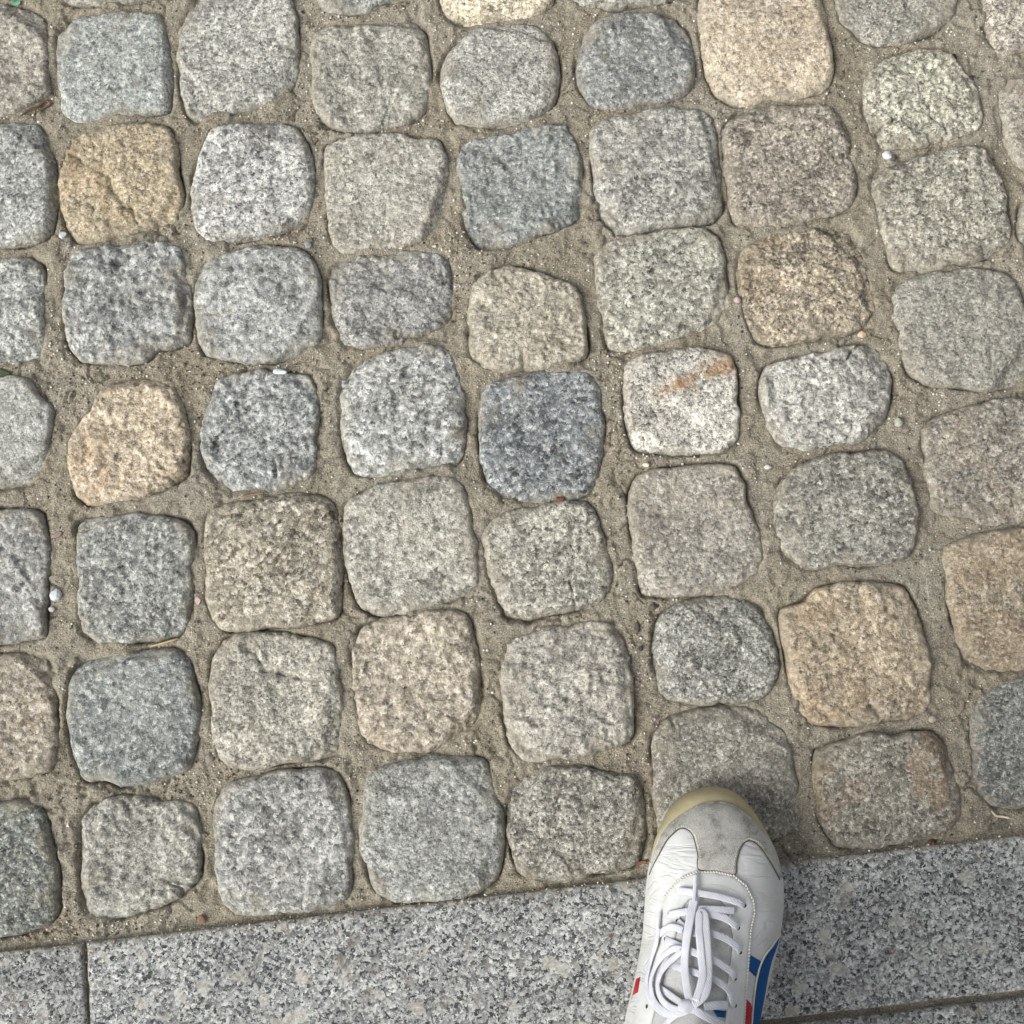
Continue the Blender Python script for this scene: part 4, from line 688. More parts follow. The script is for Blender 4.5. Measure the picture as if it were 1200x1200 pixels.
# ------------------------------------------------------------------ sawn granite slabs along the edge of the setts
border = put('granite_border', make_mesh('granite_border', [(-2.2, -2.6, -0.016), (2.2, -2.6, -0.016), (2.2, 0.2, -0.016), (-2.2, 0.2, -0.016)], [(0, 1, 2, 3)], False), M['mortar'])
tag(border, 'dirt bed under the straight band of sawn granite slabs', None, None, 'structure')
def slab(l0, l1, w0, w1, seed, fine):
    """slab between l0..l1 along the border and w0..w1 metres behind its edge"""
    L, W = l1 - l0, w1 - w0
    ed = np.array([0, 0.0006, 0.0014, 0.0025, 0.005])
    def axis(n_len, n):
        inner = np.linspace(0.005, n_len - 0.005, n)[1:-1]
        return np.concatenate([ed, inner, n_len - ed[::-1]])
    u = axis(L, 260 if fine else 30); w = axis(W, 40 if fine else 8)
    U, Wd = np.meshgrid(u, w)
    eu = np.minimum(U, L - U); ew = np.minimum(Wd, W - Wd); e = np.minimum(eu, ew)
    Z = -0.0016 * np.clip(1 - e / 0.0025, 0, 1) ** 2 - 0.0003 + 0.00025 * fbm(U + seed, Wd, 60, 3, seed)
    chip = sstep(0.3, 0.5, fbm(U + 3 * seed, Wd, 90, 2, seed + 4)) * np.exp(-e / 0.003)
    Z -= 0.002 * chip
    wb = 0.0006 * fbm(U + seed, Wd * 0, 50, 3, seed + 8) * np.exp(-ew / 0.01)
    Z -= 0.0000
    P0 = BA + bdir * l0 - bnor * w0
    X = P0[0] + bdir[0] * U - bnor[0] * (Wd + wb); Y = P0[1] + bdir[1] * U - bnor[1] * (Wd + wb)
    n0, n1 = U.shape
    id_ = np.arange(U.size).reshape(n0, n1)
    c = np.array([X.mean(), Y.mean()])
    V = np.stack([X.ravel() - c[0], Y.ravel() - c[1], Z.ravel()], 1)
    F = np.stack([id_[:-1, :-1], id_[1:, :-1], id_[1:, 1:], id_[:-1, 1:]], -1).reshape(-1, 4)
    rim = np.concatenate([id_[0, :-1], id_[:-1, -1], id_[-1, :0:-1], id_[:0:-1, 0]])
    V2 = V[rim].copy(); V2[:, 2] = -0.06
    r2 = len(V) + np.arange(len(rim))
    F = np.concatenate([F, np.stack([rim, np.roll(rim, -1), np.roll(r2, -1), r2], 1)])
    V = np.concatenate([V, V2])
    me = fast_mesh('granite_slab', V, F)
    edge = np.concatenate([np.exp(-e.ravel() / 0.004) + 0.5 * np.exp(-Wd.ravel() / 0.012) * (w0 < 0.01), np.ones(len(rim))])
    dress(me, (0.3, 0.3, 0.3), 0, edge, np.random.RandomState(seed).uniform(-20, 20, 3))
    o = put('granite_slab', me, M['slab'], border, (c[0], c[1], 0.0))
    return o
J = SLAB_JOINT       # distance of the cross joint along the border
W = SLAB_WIDTH
GAP = 0.0055
for row in range(14):
    w0 = 0.002 + row * (W + GAP); w1 = w0 + W
    sh = 0 if row == 0 else random.uniform(0.1, 0.7)
    for k in range(-3, 4):
        l0 = J + sh + k * 0.86 + 0.0013; l1 = l0 + 0.86 - 0.0026
        if l1 < -1.7 or l0 > 2.6: continue
        slab(l0, l1, w0, w1, 60 + row * 9 + k, row < 3 and -0.9 < l0 < 1.0)

# ------------------------------------------------------------------ loose bits lying on the joints
def rock_mesh(name, rx, ry, rz, seed, tint, sub=2):
    bm = bmesh.new(); bmesh.ops.create_icosphere(bm, subdivisions=sub, radius=1.0)
    rs = np.random.RandomState(seed)
    dirs = [(Vector(rs.normal(size=3)).normalized(), rs.uniform(0.62, 0.9)) for _ in range(9)]
    for v in bm.verts:
        p = v.co.copy()
        for d, m in dirs:
            k = p.dot(d)
            if k > m: p -= d * (k - m)
        v.co = Vector((p.x * rx, p.y * ry, p.z * rz))
    me = bpy.data.meshes.new(name); bm.to_mesh(me); bm.free()
    color_attr(me, 'tint', np.tile(np.array(tint), (len(me.vertices), 1)))
    return me
def ground_z(x, y):
    i = int(np.clip(np.searchsorted(xs, x), 0, nx - 1)); j = int(np.clip(np.searchsorted(ys, y), 0, ny - 1))
    return float(ZZ[j, i])
for k, (x, y, rx, ry, ang, col, label) in enumerate(PEBBLES):
    rz = min(rx, ry) * 0.8
    me = rock_mesh('pebble', rx, ry, rz, 40 + k, rgb(*col))
    o = put('pebble', me, M['grit'], None, (x, y, ground_z(x, y) + rz * 0.6)); o.rotation_euler = (0, 0, R(ang))
    tag(o, label, 'pebble', 'loose pebbles in the joints')
for k, p in enumerate(CHIPS):
    c, V, F, edge = block(np.array(p), 20, 300 + k, top=-0.0042, drop=0.004, k=8, relief=0.9, wob=0.0016, depth=0.02)
    put('mortar_chip', fast_mesh('mortar_chip', V, F), M['mortar'], pavement, (c[0], c[1], 0))
def tube(name, pts, rad, mat, sides=6, taper=True, flat=1.0):
    bm = bmesh.new(); rings = []
    pts = [Vector(p) for p in pts]
    for i, p in enumerate(pts):
        tg = (pts[min(i + 1, len(pts) - 1)] - pts[max(i - 1, 0)]).normalized()
        s = tg.cross(Vector((0, 0, 1))).normalized(); u = s.cross(tg)
        r = rad * (1 - 0.55 * abs(2 * i / (len(pts) - 1) - 1) ** 2) if taper else rad
        rings.append([bm.verts.new(p + s * r * math.cos(a) + u * r * flat * math.sin(a)) for a in [2 * math.pi * q / sides for q in range(sides)]])
    for a, b in zip(rings, rings[1:]):
        for q in range(sides): bm.faces.new((a[q], a[(q + 1) % sides], b[(q + 1) % sides], b[q]))
    bm.faces.new(rings[0]); bm.faces.new(rings[-1][::-1])
    bmesh.ops.recalc_face_normals(bm, faces=bm.faces)
    me = bpy.data.meshes.new(name); bm.to_mesh(me); bm.free()
    me.polygons.foreach_set('use_smooth', [True] * len(me.polygons))
    return me
def smooth_path(pts, n=6):
    pts = [Vector(p) for p in pts]; out = []
    for i in range(len(pts) - 1):
        p0 = pts[max(i - 1, 0)]; p1 = pts[i]; p2 = pts[i + 1]; p3 = pts[min(i + 2, len(pts) - 1)]
        for k in range(n):
            t = k / n
            out.append(0.5 * ((2 * p1) + (p2 - p0) * t + (2 * p0 - 5 * p1 + 4 * p2 - p3) * t * t + (3 * p1 - p0 - 3 * p2 + p3) * t ** 3))
    out.append(pts[-1]); return out
for k, (name, cat, pts, rad, flat, col, label) in enumerate(LITTER):
    P3 = smooth_path([(x, y, (ground_z(x, y) + rad * flat + 0.0012) if z is None else z) for (x, y, z) in pts], 5)
    b = P3[len(P3) // 2].copy(); b.z = min(p.z for p in P3)
    me = tube(name, [p - b for p in P3], rad, None, 7, True, flat)
    o = put(name, me, mat_simple(name + '_surface', rgb(*col), 0.8, 300, 0.3, 0.0002), None, b)
    tag(o, label, cat)
# sand grains and grit: nobody could count them
rs = np.random.RandomState(3)
ico = bmesh.new(); bmesh.ops.create_icosphere(ico, subdivisions=1, radius=1.0)
iv = np.array([v.co[:] for v in ico.verts]); itri = np.array([[v.index for v in f.verts] for f in ico.faces]); ico.free()
Vs, Fs, Ts = [], [], []; n = 0
cols = [rgb(170, 160, 145), rgb(205, 200, 190), rgb(140, 128, 108), rgb(95, 88, 80), rgb(140, 118, 96), rgb(215, 212, 205), rgb(60, 58, 56), rgb(158, 150, 138)]
clump = fbm(XX, YY, 9, 2, 77)
free = np.argwhere((DIST > 0.0012) & (BD > 0.002))
pick = free[rs.choice(len(free), 34000, replace=False)]
for (j, i) in pick:
    if rs.uniform() > 0.25 + 0.9 * max(0, clump[j, i] + 0.15): continue
    r = 0.0003 + 0.0008 * rs.uniform() ** 3.5
    sc = r * rs.uniform(0.7, 1.4, 3)
    v = iv * rs.uniform(0.8, 1.15, (len(iv), 1)) * sc
    Vs.append(v + np.array([xs[i], ys[j], ZZ[j, i] + r * 0.4])); Fs.append(itri + n); n += len(iv)
    Ts.append(np.tile(cols[rs.randint(len(cols))], (len(iv), 1)))
for k in range(1500):          # trodden over the edge of the slabs
    u_ = rs.uniform(0.0, 0.82); w_ = rs.exponential(0.012); q_ = BA + bdir * u_ - bnor * w_
    r = 0.0003 + 0.0006 * rs.uniform() ** 3
    Vs.append(iv * rs.uniform(0.8, 1.15, (len(iv), 1)) * r + np.array([q_[0], q_[1], 0.0001])); Fs.append(itri + n); n += len(iv)
    Ts.append(np.tile(cols[rs.randint(len(cols))], (len(iv), 1)))
me = fast_mesh('sand_grains', np.concatenate(Vs), np.concatenate(Fs)); color_attr(me, 'tint', np.concatenate(Ts))
tag(put('sand_grains', me, M['grit']), 'scattered sand grains and grit in the joints', 'grit', None, 'stuff')

# ------------------------------------------------------------------ the sneaker
TOE_Y = -0.218
RCH = [(155, -218), (165, -219.6), (174, -223.5), (184, -232.5), (192, -245), (198, -258), (202, -270), (205.5, -286), (206, -301), (204.5, -316), (201, -335), (195, -356), (190, -374), (185, -392),
       (178, -420), (171, -450), (163, -476), (150, -494), (130, -502)]
LCH = [(155, -218), (144, -219.6), (132.5, -224.5), (121.5, -234), (115, -243), (110, -253), (106.5, -265), (103, -282), (101, -300), (98, -331), (92, -359), (87, -378), (84, -392),
       (83, -420), (86, -450), (92, -477), (106, -495), (130, -502)]
OUTL = [(x / 1000, y / 1000) for x, y in RCH + LCH[-2:0:-1]]          # sole outline, clockwise from the toe
def lerp_tab(tab, d):
    if d <= tab[0][0]: return tab[0][1]
    for (a, va), (b, vb) in zip(tab, tab[1:]):
        if d <= b:
            t = (d - a) / (b - a); return va + (vb - va) * t
    return tab[-1][1]
def smooth_tab(tab, d):
    e = 0.012
    return (lerp_tab(tab, d - e) + 2 * lerp_tab(tab, d) + lerp_tab(tab, d + e)) / 4
INSET = [(0, 0.0105), (0.012, 0.009), (0.026, 0.0045), (0.042, 0.001), (0.07, 0.0003), (0.2, 0.0008), (0.285, 0.003)]
ZB = [(0, 0.030), (0.03, 0.027), (0.08, 0.022), (0.285, 0.024)]
HT = [(0, 0.045), (0.02, 0.050), (0.05, 0.056), (0.08, 0.063), (0.10, 0.069), (0.13, 0.080), (0.16, 0.092), (0.19, 0.102), (0.22, 0.104), (0.285, 0.098)]
PP = [(0, 2.5), (0.05, 2.5), (0.09, 2.2), (0.13, 1.8), (0.17, 1.65), (0.285, 1.8)]
QQ = [(0, 2.0), (0.05, 2.0), (0.09, 1.75), (0.13, 1.4), (0.17, 1.25), (0.285, 1.3)]
RIDGE = [(0, 0.157), (0.04, 0.155), (0.08, 0.150), (0.11, 0.142), (0.15, 0.131), (0.19, 0.125), (0.285, 0.129)]
def inset_outline():
    n = len(OUTL); out = []
    for i in range(n):
        x0, y0 = OUTL[i - 1]; x1, y1 = OUTL[(i + 1) % n]
        tx, ty = x1 - x0, y1 - y0; L = (tx * tx + ty * ty) ** 0.5
        e = lerp_tab(INSET, TOE_Y - OUTL[i][1])
        out.append((OUTL[i][0] + ty / L * e, OUTL[i][1] - tx / L * e))
    return out
UOUT = inset_outline()
NR = len(RCH)
UR = UOUT[:NR]; UL = [UOUT[0]] + UOUT[:NR - 2:-1]
def chain_x(ch, y):
    if y >= ch[0][1]: return ch[0][0]
    for (xa, ya), (xb, yb) in zip(ch, ch[1:]):
        if ya >= y >= yb and ya > yb:
            return xa + (xb - xa) * (ya - y) / (ya - yb)
    return ch[-1][0]
U_TOE = UOUT[0][1]; U_HEEL = UR[-1][1]
def upper_z(x, y, smax=0.992):
    y = min(max(y, U_HEEL + 0.0004), U_TOE - 0.0004)
    d = TOE_Y - y
    xl, xr = chain_x(UL, y), chain_x(UR, y)
    xc = min(max(smooth_tab(RIDGE, d), xl + 0.3 * (xr - xl)), xr - 0.3 * (xr - xl))
    s = (xc - x) / max(xc - xl, 1e-5) if x < xc else (x - xc) / max(xr - xc, 1e-5)
    s = min(max(s, 0), smax)
    zb = smooth_tab(ZB, d); h = smooth_tab(HT, d) - zb
    dt = U_TOE - y
    if dt < 0.05: h *= max(1 - ((0.05 - dt) / 0.05) ** 2.6, 0) ** 0.5
    dh = y - U_HEEL
    if dh < 0.03: h *= max(1 - ((0.03 - dh) / 0.03) ** 4, 0) ** 0.5
    p, q = smooth_tab(PP, d), smooth_tab(QQ, d)
    return zb + h * (1 - s ** p) ** (1 / q)
SO = Vector((0.140, -0.360, 0.0015))          # the shoe's base point on the paving
def catmull_closed(p, n):
    out = []; m = len(p)
    for i in range(m):
        p0, p1, p2, p3 = [Vector((*p[(i + k) % m], 0)) for k in (-1, 0, 1, 2)]
        for k in range(n):
            t = k / n
            out.append(0.5 * ((2 * p1) + (p2 - p0) * t + (2 * p0 - 5 * p1 + 4 * p2 - p3) * t * t + (3 * p1 - p0 - 3 * p2 + p3) * t ** 3))
    return out
sneaker = bpy.data.objects.new('sneaker', None); COL.objects.link(sneaker); sneaker.location = SO
tag(sneaker, 'worn white leather lace-up sneaker with grey suede toe cap on the granite edge', 'sneaker', 'pair of sneakers')
def spart(name, me, mat, parent=None):
    o = put(name, me, mat, parent or sneaker)
    return o
def shoe_loc(V): return [(v[0] - SO.x, v[1] - SO.y, v[2]) for v in V]
# sole: cup of gum rubber, curling up over the toe
oc = catmull_closed(OUTL, 5)
m = len(oc); nrm = []
for i in range(m):
    tg = (oc[(i + 1) % m] - oc[i - 1]).normalized(); nrm.append(Vector((tg.y, -tg.x, 0)))     # inward for a clockwise outline
def sole_ring(f_in, f_z):
    r = []
    for i in range(m):
        d = TOE_Y - oc[i].y
        p = oc[i] + nrm[i] * f_in(d); r.append((p.x, p.y, f_z(d)))
    return r
ins = lambda d: smooth_tab(INSET, d); zb_ = lambda d: smooth_tab(ZB, d)
under = lambda d: 0.0055 * min(max((d - 0.012) / 0.03, 0), 1)
spring = lambda d: 0.007 * max(0, 1 - d / 0.05) ** 2
rings = [sole_ring(lambda d: 0.006 + under(d), lambda d: spring(d)), sole_ring(lambda d: 0.0015 + under(d), lambda d: 0.0015 + spring(d)), sole_ring(lambda d: 0.8 * under(d), lambda d: 0.006 + spring(d)),
         sole_ring(lambda d: 0.3 * under(d) + 0.12 * ins(d), lambda d: 0.6 * zb_(d) + 0.2 * spring(d)), sole_ring(lambda d: 0.30 * ins(d), lambda d: 0.82 * zb_(d)),
         sole_ring(lambda d: 0.62 * ins(d), lambda d: 0.96 * zb_(d)), sole_ring(lambda d: 1.0 * ins(d) + 0.0006, lambda d: 1.03 * zb_(d)),
         sole_ring(lambda d: 1.0 * ins(d) + 0.004, lambda d: 0.98 * zb_(d))]
V = [p for r in rings for p in r]; F = []
for a in range(len(rings) - 1):
    for i in range(m): F.append((a * m + i, (a + 1) * m + i, (a + 1) * m + (i + 1) % m, a * m + (i + 1) % m))
F.append(tuple(range(m))); F.append(tuple((len(rings) - 1) * m + i for i in range(m))[::-1])
V = shoe_loc(V)
gumF = [f for f in F if len(f) == 4 and sum(TOE_Y - (V[q][1] + SO.y) for q in f) / 4 < 0.058]
spart('toe_bumper', make_mesh('toe_bumper', V, gumF), M['gum'])
gs = set(gumF)
spart('sole', make_mesh('sole', V, [f for f in F if f not in gs]), M['midsole'])
# upper skin
ds = [0.0004 + (U_TOE - U_HEEL - 0.0008) * (1 - math.cos(math.pi * k / 90)) / 2 for k in range(91)]
ss = [math.sin(math.pi / 2 * k / 26) for k in range(-26, 27)]
V = []; 
for dy in ds:
    y = U_TOE - dy; d = TOE_Y - y
    xl, xr = chain_x(UL, y), chain_x(UR, y)
    xc = min(max(smooth_tab(RIDGE, d), xl + 0.3 * (xr - xl)), xr - 0.3 * (xr - xl))
    for s in ss:
        x = xc + (s * (xc - xl) if s < 0 else s * (xr - xc))
        V.append((x, y, upper_z(x, y, 0.9999) - (0.004 if abs(s) == 1 else 0)))
ns = len(ss)
F = [(a * ns + i, a * ns + i + 1, (a + 1) * ns + i + 1, (a + 1) * ns + i) for a in range(len(ds) - 1) for i in range(ns - 1)]
F = [f[::-1] for f in F]
upper = spart('upper', make_mesh('upper', shoe_loc(V), F), M['leather'])

def inside_poly(x, y, poly):
    c = False
    for (x0, y0), (x1, y1) in zip(poly, poly[1:] + poly[:1]):
        if (y0 > y) != (y1 > y) and x < (x1 - x0) * (y - y0) / (y1 - y0) + x0: c = not c
    return c
def resample(poly, stepl, closed=True):
    out = []
    pts = list(poly) + ([poly[0]] if closed else [])
    for a, b in zip(pts, pts[1:]):
        L = math.dist(a, b); k = max(1, int(round(L / stepl)))
        for i in range(k): out.append((a[0] + (b[0] - a[0]) * i / k, a[1] + (b[1] - a[1]) * i / k))
    if not closed: out.append(pts[-1])
    return out
def smooth_poly(poly, n=3):
    m = len(poly)
    out = []
    for i in range(m):
        p0, p1, p2, p3 = [poly[(i + k) % m] for k in (-1, 0, 1, 2)]
        for k in range(n):
            t = k / n
            out.append(tuple(0.5 * ((2 * p1[j]) + (p2[j] - p0[j]) * t + (2 * p0[j] - 5 * p1[j] + 4 * p2[j] - p3[j]) * t * t + (3 * p1[j] - p0[j] - 3 * p2[j] + p3[j]) * t ** 3) for j in (0, 1)))
    return out
def patch(name, poly, off, mat, parent=None, stepl=0.0022, smooth=True):
    """a piece of leather or suede laid on the upper, cut along an outline given in plan"""
    if smooth: poly = smooth_poly(poly, 3)
    poly = resample(poly, stepl)
    poly = [(min(max(x, chain_x(UL, y) + 0.0002), chain_x(UR, y) - 0.0002), min(y, U_TOE - 0.0003)) for x, y in poly]
    poly = [q for i, q in enumerate(poly) if math.dist(q, poly[i - 1]) > 1e-5]
    nb = len(poly); pts = list(poly)
    x0 = min(p[0] for p in poly); x1 = max(p[0] for p in poly); y0 = min(p[1] for p in poly); y1 = max(p[1] for p in poly)
    y = y0; r = 0
    while y < y1:
        x = x0 + (stepl / 2 if r % 2 else 0)
        while x < x1:
            if inside_poly(x, y, poly) and min((x - a) ** 2 + (y - b) ** 2 for a, b in poly) > (0.55 * stepl) ** 2: pts.append((x, y))
            x += stepl
        y += stepl * 0.87; r += 1
    vs, es, fs, *_ = geometry.delaunay_2d_cdt([Vector(p) for p in pts], [], [list(range(nb))], 1, 1e-7)
    V = []
    edge_d = [min((v.x - a) ** 2 + (v.y - b) ** 2 for a, b in poly) ** 0.5 for v in vs]
    for v, e in zip(vs, edge_d):
        V.append((v.x, v.y, upper_z(v.x, v.y) + off * (0.55 + 0.45 * min(1, e / 0.0012))))
    F = [tuple(f) for f in fs]
    cnt = {}
    for f in F:
        for a, b in zip(f, f[1:] + f[:1]): cnt[(a, b)] = 1
    n0 = len(V); low = {}
    for (a, b) in list(cnt):
        if (b, a) not in cnt:
            for q in (a, b):
                if q not in low: low[q] = len(V); V.append((V[q][0], V[q][1], V[q][2] - off - 0.0016))
            F.append((b, a, low[a], low[b]))
    return spart(name, make_mesh(name, shoe_loc(V), F), mat, parent)
def surf_normal(x, y):
    e = 0.0012
    return Vector((-(upper_z(x + e, y) - upper_z(x - e, y)) / (2 * e), -(upper_z(x, y + e) - upper_z(x, y - e)) / (2 * e), 1)).normalized()
def ribbon(name, pts, width, thick, mat, parent=None, lie=True):
    """flat lace swept along points (x, y, height over the upper)"""
    P3 = smooth_path([(x, y, upper_z(x, y) + h) for x, y, h in pts], 8)
    bm = bmesh.new(); rings = []; ns_ = 10
    for i, p in enumerate(P3):
        tg = (P3[min(i + 1, len(P3) - 1)] - P3[max(i - 1, 0)])
        tg = tg.normalized() if tg.length > 1e-9 else Vector((1, 0, 0))
        nn_ = surf_normal(p.x, p.y)
        s = tg.cross(nn_)
        s = s.normalized() if s.length > 1e-3 else Vector((1, 0, 0)); u = s.cross(tg).normalized()
        rr = []
        for a in range(ns_):
            an = 2 * math.pi * a / ns_
            ca, sa = math.cos(an), math.sin(an)
            rr.append(bm.verts.new(p + s * width / 2 * math.copysign(abs(ca) ** 0.6, ca) + u * thick / 2 * math.copysign(abs(sa) ** 0.8, sa) - Vector((SO.x, SO.y, 0))))
        rings.append(rr)
    for a, b in zip(rings, rings[1:]):
        for k in range(ns_): bm.faces.new((a[k], a[(k + 1) % ns_], b[(k + 1) % ns_], b[k]))
    bm.faces.new(rings[0]); bm.faces.new(rings[-1][::-1])
    bmesh.ops.recalc_face_normals(bm, faces=bm.faces)
    me = bpy.data.meshes.new(name); bm.to_mesh(me); bm.free()
    me.polygons.foreach_set('use_smooth', [True] * len(me.polygons))
    return spart(name, me, mat, parent)
def beads(name, path, spacing, length, rad, mat, off, parent=None, skew=0.0):
    """a row of stitches along a plan path"""
    path = resample(path, spacing, False)
    V, F = [], []; n = 0
    bm = bmesh.new(); bmesh.ops.create_icosphere(bm, subdivisions=1, radius=1)
    bv = [v.co.copy() for v in bm.verts]; bf = [[v.index for v in f.verts] for f in bm.faces]; bm.free()
    for i in range(len(path) - 1):
        (x, y), (x2, y2) = path[i], path[i + 1]
        tg = Vector((x2 - x, y2 - y, upper_z(x2, y2) - upper_z(x, y)))
        if tg.length < 1e-7: continue
        tg.normalize(); nn_ = surf_normal(x, y); s = tg.cross(nn_).normalized(); nn_ = s.cross(tg)
        tg2 = (tg * math.cos(skew) + s * math.sin(skew)); s2 = (s * math.cos(skew) - tg * math.sin(skew))
        c = Vector((x, y, upper_z(x, y) + off))
        for v in bv: V.append(c + tg2 * v.x * length / 2 + s2 * v.y * rad + nn_ * v.z * rad)
        F += [[q + n for q in f] for f in bf]; n += len(bv)
    return spart(name, make_mesh(name, shoe_loc(V), F), mat, parent)

def chain_part(ch, ystop, n=26):
    ys_ = [U_TOE - 0.0004 - (U_TOE - 0.0004 - ystop) * (k / n) ** 2 for k in range(1, n + 1)]
    return [(chain_x(ch, y), y) for y in ys_]
ci = SH['cap_inner']
cap_poly = chain_part(UL, ci[-1][1])[::-1] + [(UOUT[0][0], U_TOE - 0.0003)] + chain_part(UR, ci[0][1]) + smooth_path([(x, y, 0) for x, y in ci], 4)[1:-1]
cap_poly = [(p[0], p[1]) for p in cap_poly]
toe_cap = patch('toe_cap', cap_poly, 0.0013, M['suede'], None, 0.0019, False)
ribbon('seam', [(p.x, p.y, 0.0006) for p in smooth_path([(x, y, 0) for x, y in ci], 2)], 0.0009, 0.0008, M['seam'], toe_cap)
toe_cap['label'] = 'scuffed grey suede toe cap'
eyestay = patch('eyestay', SH['eyestay'], 0.0016, M['eyestay'])
patch('tongue', SH['tongue'], 0.0006, M['lining'])
beads('welt_stitching', SH['welt'], 0.0022, 0.0027, 0.00085, M['thread'], 0.0012, eyestay, 0.35)
beads('stitching', SH['cap_stitch_l'], 0.0019, 0.0013, 0.00032, M['thread'], 0.0014, toe_cap)
beads('stitching', SH['cap_stitch_r'], 0.0019, 0.0013, 0.00032, M['thread'], 0.0014, toe_cap)
beads('stitching', SH['throat_stitch'], 0.0019, 0.0013, 0.00032, M['thread'], 0.0018, eyestay)
for nm, key, mt in (('blue_stripe', 'blue_a', 'blue'), ('blue_stripe', 'blue_b', 'blue'), ('red_stripe', 'red_r', 'red'), ('red_stripe', 'red_l', 'red')):
    patch(nm, SH[key], 0.0009, M[mt], None, 0.0018, False)
patch('tongue_label', SH['tongue_label'], 0.0016, M['blue'], None, 0.0018, False)
ribbon('piping', [(x, y, 0.0012) for x, y in SH['piping']], 0.0014, 0.0014, M['thread'])
for (x, y) in SH['eyelets']:
    nv = surf_normal(x, y); c = Vector((x, y, upper_z(x, y) + 0.0018))
    a1 = nv.cross(Vector((0, 1, 0))).normalized(); a2 = nv.cross(a1)
    V = [c + nv * 0.0002]; 
    for rr, hh in ((0.0016, 0.0), (0.0024, 0.0005), (0.0029, -0.0006)):
        for k in range(14):
            an = 2 * math.pi * k / 14; V.append(c + a1 * rr * math.cos(an) + a2 * rr * math.sin(an) + nv * hh)
    F = [(0, 1 + k, 1 + (k + 1) % 14) for k in range(14)]
    ey = make_mesh('eyelet', shoe_loc(V), F); spart('eyelet', ey, M['dark'], eyestay)
laces = None
for i, (pts, w, th) in enumerate(SH['laces']):
    if laces is None: laces = ribbon('lace', pts, w, th, M['lace'])
    else: ribbon('lace_strand', pts, w, th, M['lace'], laces)
for pts in SH['aglets']:
    ribbon('aglet', pts, 0.0030, 0.0024, M['lace'], laces)
kx, ky = SH['knot']
knot = rock_mesh('knot', 0.0075, 0.006, 0.005, 5, (0.6, 0.6, 0.6), 3)
ko = spart('knot', knot, M['lace'], laces); ko.location = (kx - SO.x, ky - SO.y, upper_z(kx, ky) + 0.0075)
knot.polygons.foreach_set('use_smooth', [True] * len(knot.polygons))

# ------------------------------------------------------------------ the other shoe and its wearer, standing just behind the lower edge of the view; they shade the paving
other = sneaker.copy(); COL.objects.link(other)
other.location = (-0.085, -0.600, 0.0015); other.scale = (-1, 1, 1)
other['label'] = 'second white sneaker of the pair, further back behind the first'
for ch in list(sneaker.children):
    c = ch.copy(); COL.objects.link(c); c.parent = other
    for g in list(ch.children):
        d = g.copy(); COL.objects.link(d); d.parent = c
person = bpy.data.objects.new('person', None); COL.objects.link(person); person.location = (0.03, -0.56, 0.0)
tag(person, 'person standing in the white sneakers in dark trousers and grey shirt', 'person')
def grow(name, nodes, edges, root, mat, sub=2):
    names = list(nodes); ix = {k: i for i, k in enumerate(names)}
    bm = bmesh.new()
    lay = bm.verts.layers.skin.verify()
    vs = []
    for k in names:
        x, y, z, rx, ry = nodes[k]
        v = bm.verts.new((x - person.location.x, y - person.location.y, z)); v[lay].radius = (rx, ry); v[lay].use_root = (k == root); vs.append(v)
    for a, b in edges: bm.edges.new((vs[ix[a]], vs[ix[b]]))
    me = bpy.data.meshes.new(name); bm.to_mesh(me); bm.free()
    o = put(name, me, mat, person)
    sk = o.modifiers.new('skin', 'SKIN'); sk.use_smooth_shade = True
    ss_ = o.modifiers.new('subdivision', 'SUBSURF'); ss_.levels = sub; ss_.render_levels = sub
    return o
m_skin = mat_simple('skin', (0.46, 0.29, 0.21), 0.6, 200, 0.1, 0.0003, 0.35)
m_shirt = mat_simple('grey_cotton', (0.17, 0.18, 0.2), 0.95, 500, 0.15, 0.0005, 0.1)
N = {'pelvis': (.03, -.57, .95, .13, .10), 'belly': (.03, -.565, 1.08, .12, .09), 'chest': (.03, -.555, 1.27, .14, .10), 'neck0': (.03, -.545, 1.44, .055, .055), 'neck1': (.03, -.525, 1.50, .05, .05),
     'head0': (.03, -.495, 1.57, .065, .07), 'head1': (.03, -.475, 1.655, .075, .085), 'head2': (.03, -.475, 1.715, .045, .055), 'nose': (.03, -.385, 1.60, .009, .011)}
E_ = [('pelvis', 'belly'), ('belly', 'chest'), ('chest', 'neck0'), ('neck0', 'neck1'), ('neck1', 'head0'), ('head0', 'head1'), ('head1', 'head2'), ('head0', 'nose')]
for sd_, hx, ky, ax, ay in (('r', .12, -.505, .129, -.452), ('l', -.06, -.63, -.074, -.692)):
    N['hip' + sd_] = (hx, -.57, .90, .085, .085); N['knee' + sd_] = ((hx + ax) / 2, ky, .50, .055, .06); N['calf' + sd_] = ((hx + ax) / 2, ky - .02, .36, .052, .058)
    N['ankle' + sd_] = (ax, ay, .10, .036, .04); N['foot' + sd_] = (ax + (.006 if sd_ == 'r' else -.006), ay + .06, .045, .03, .022)
    E_ += [('pelvis', 'hip' + sd_), ('hip' + sd_, 'knee' + sd_), ('knee' + sd_, 'calf' + sd_), ('calf' + sd_, 'ankle' + sd_), ('ankle' + sd_, 'foot' + sd_)]
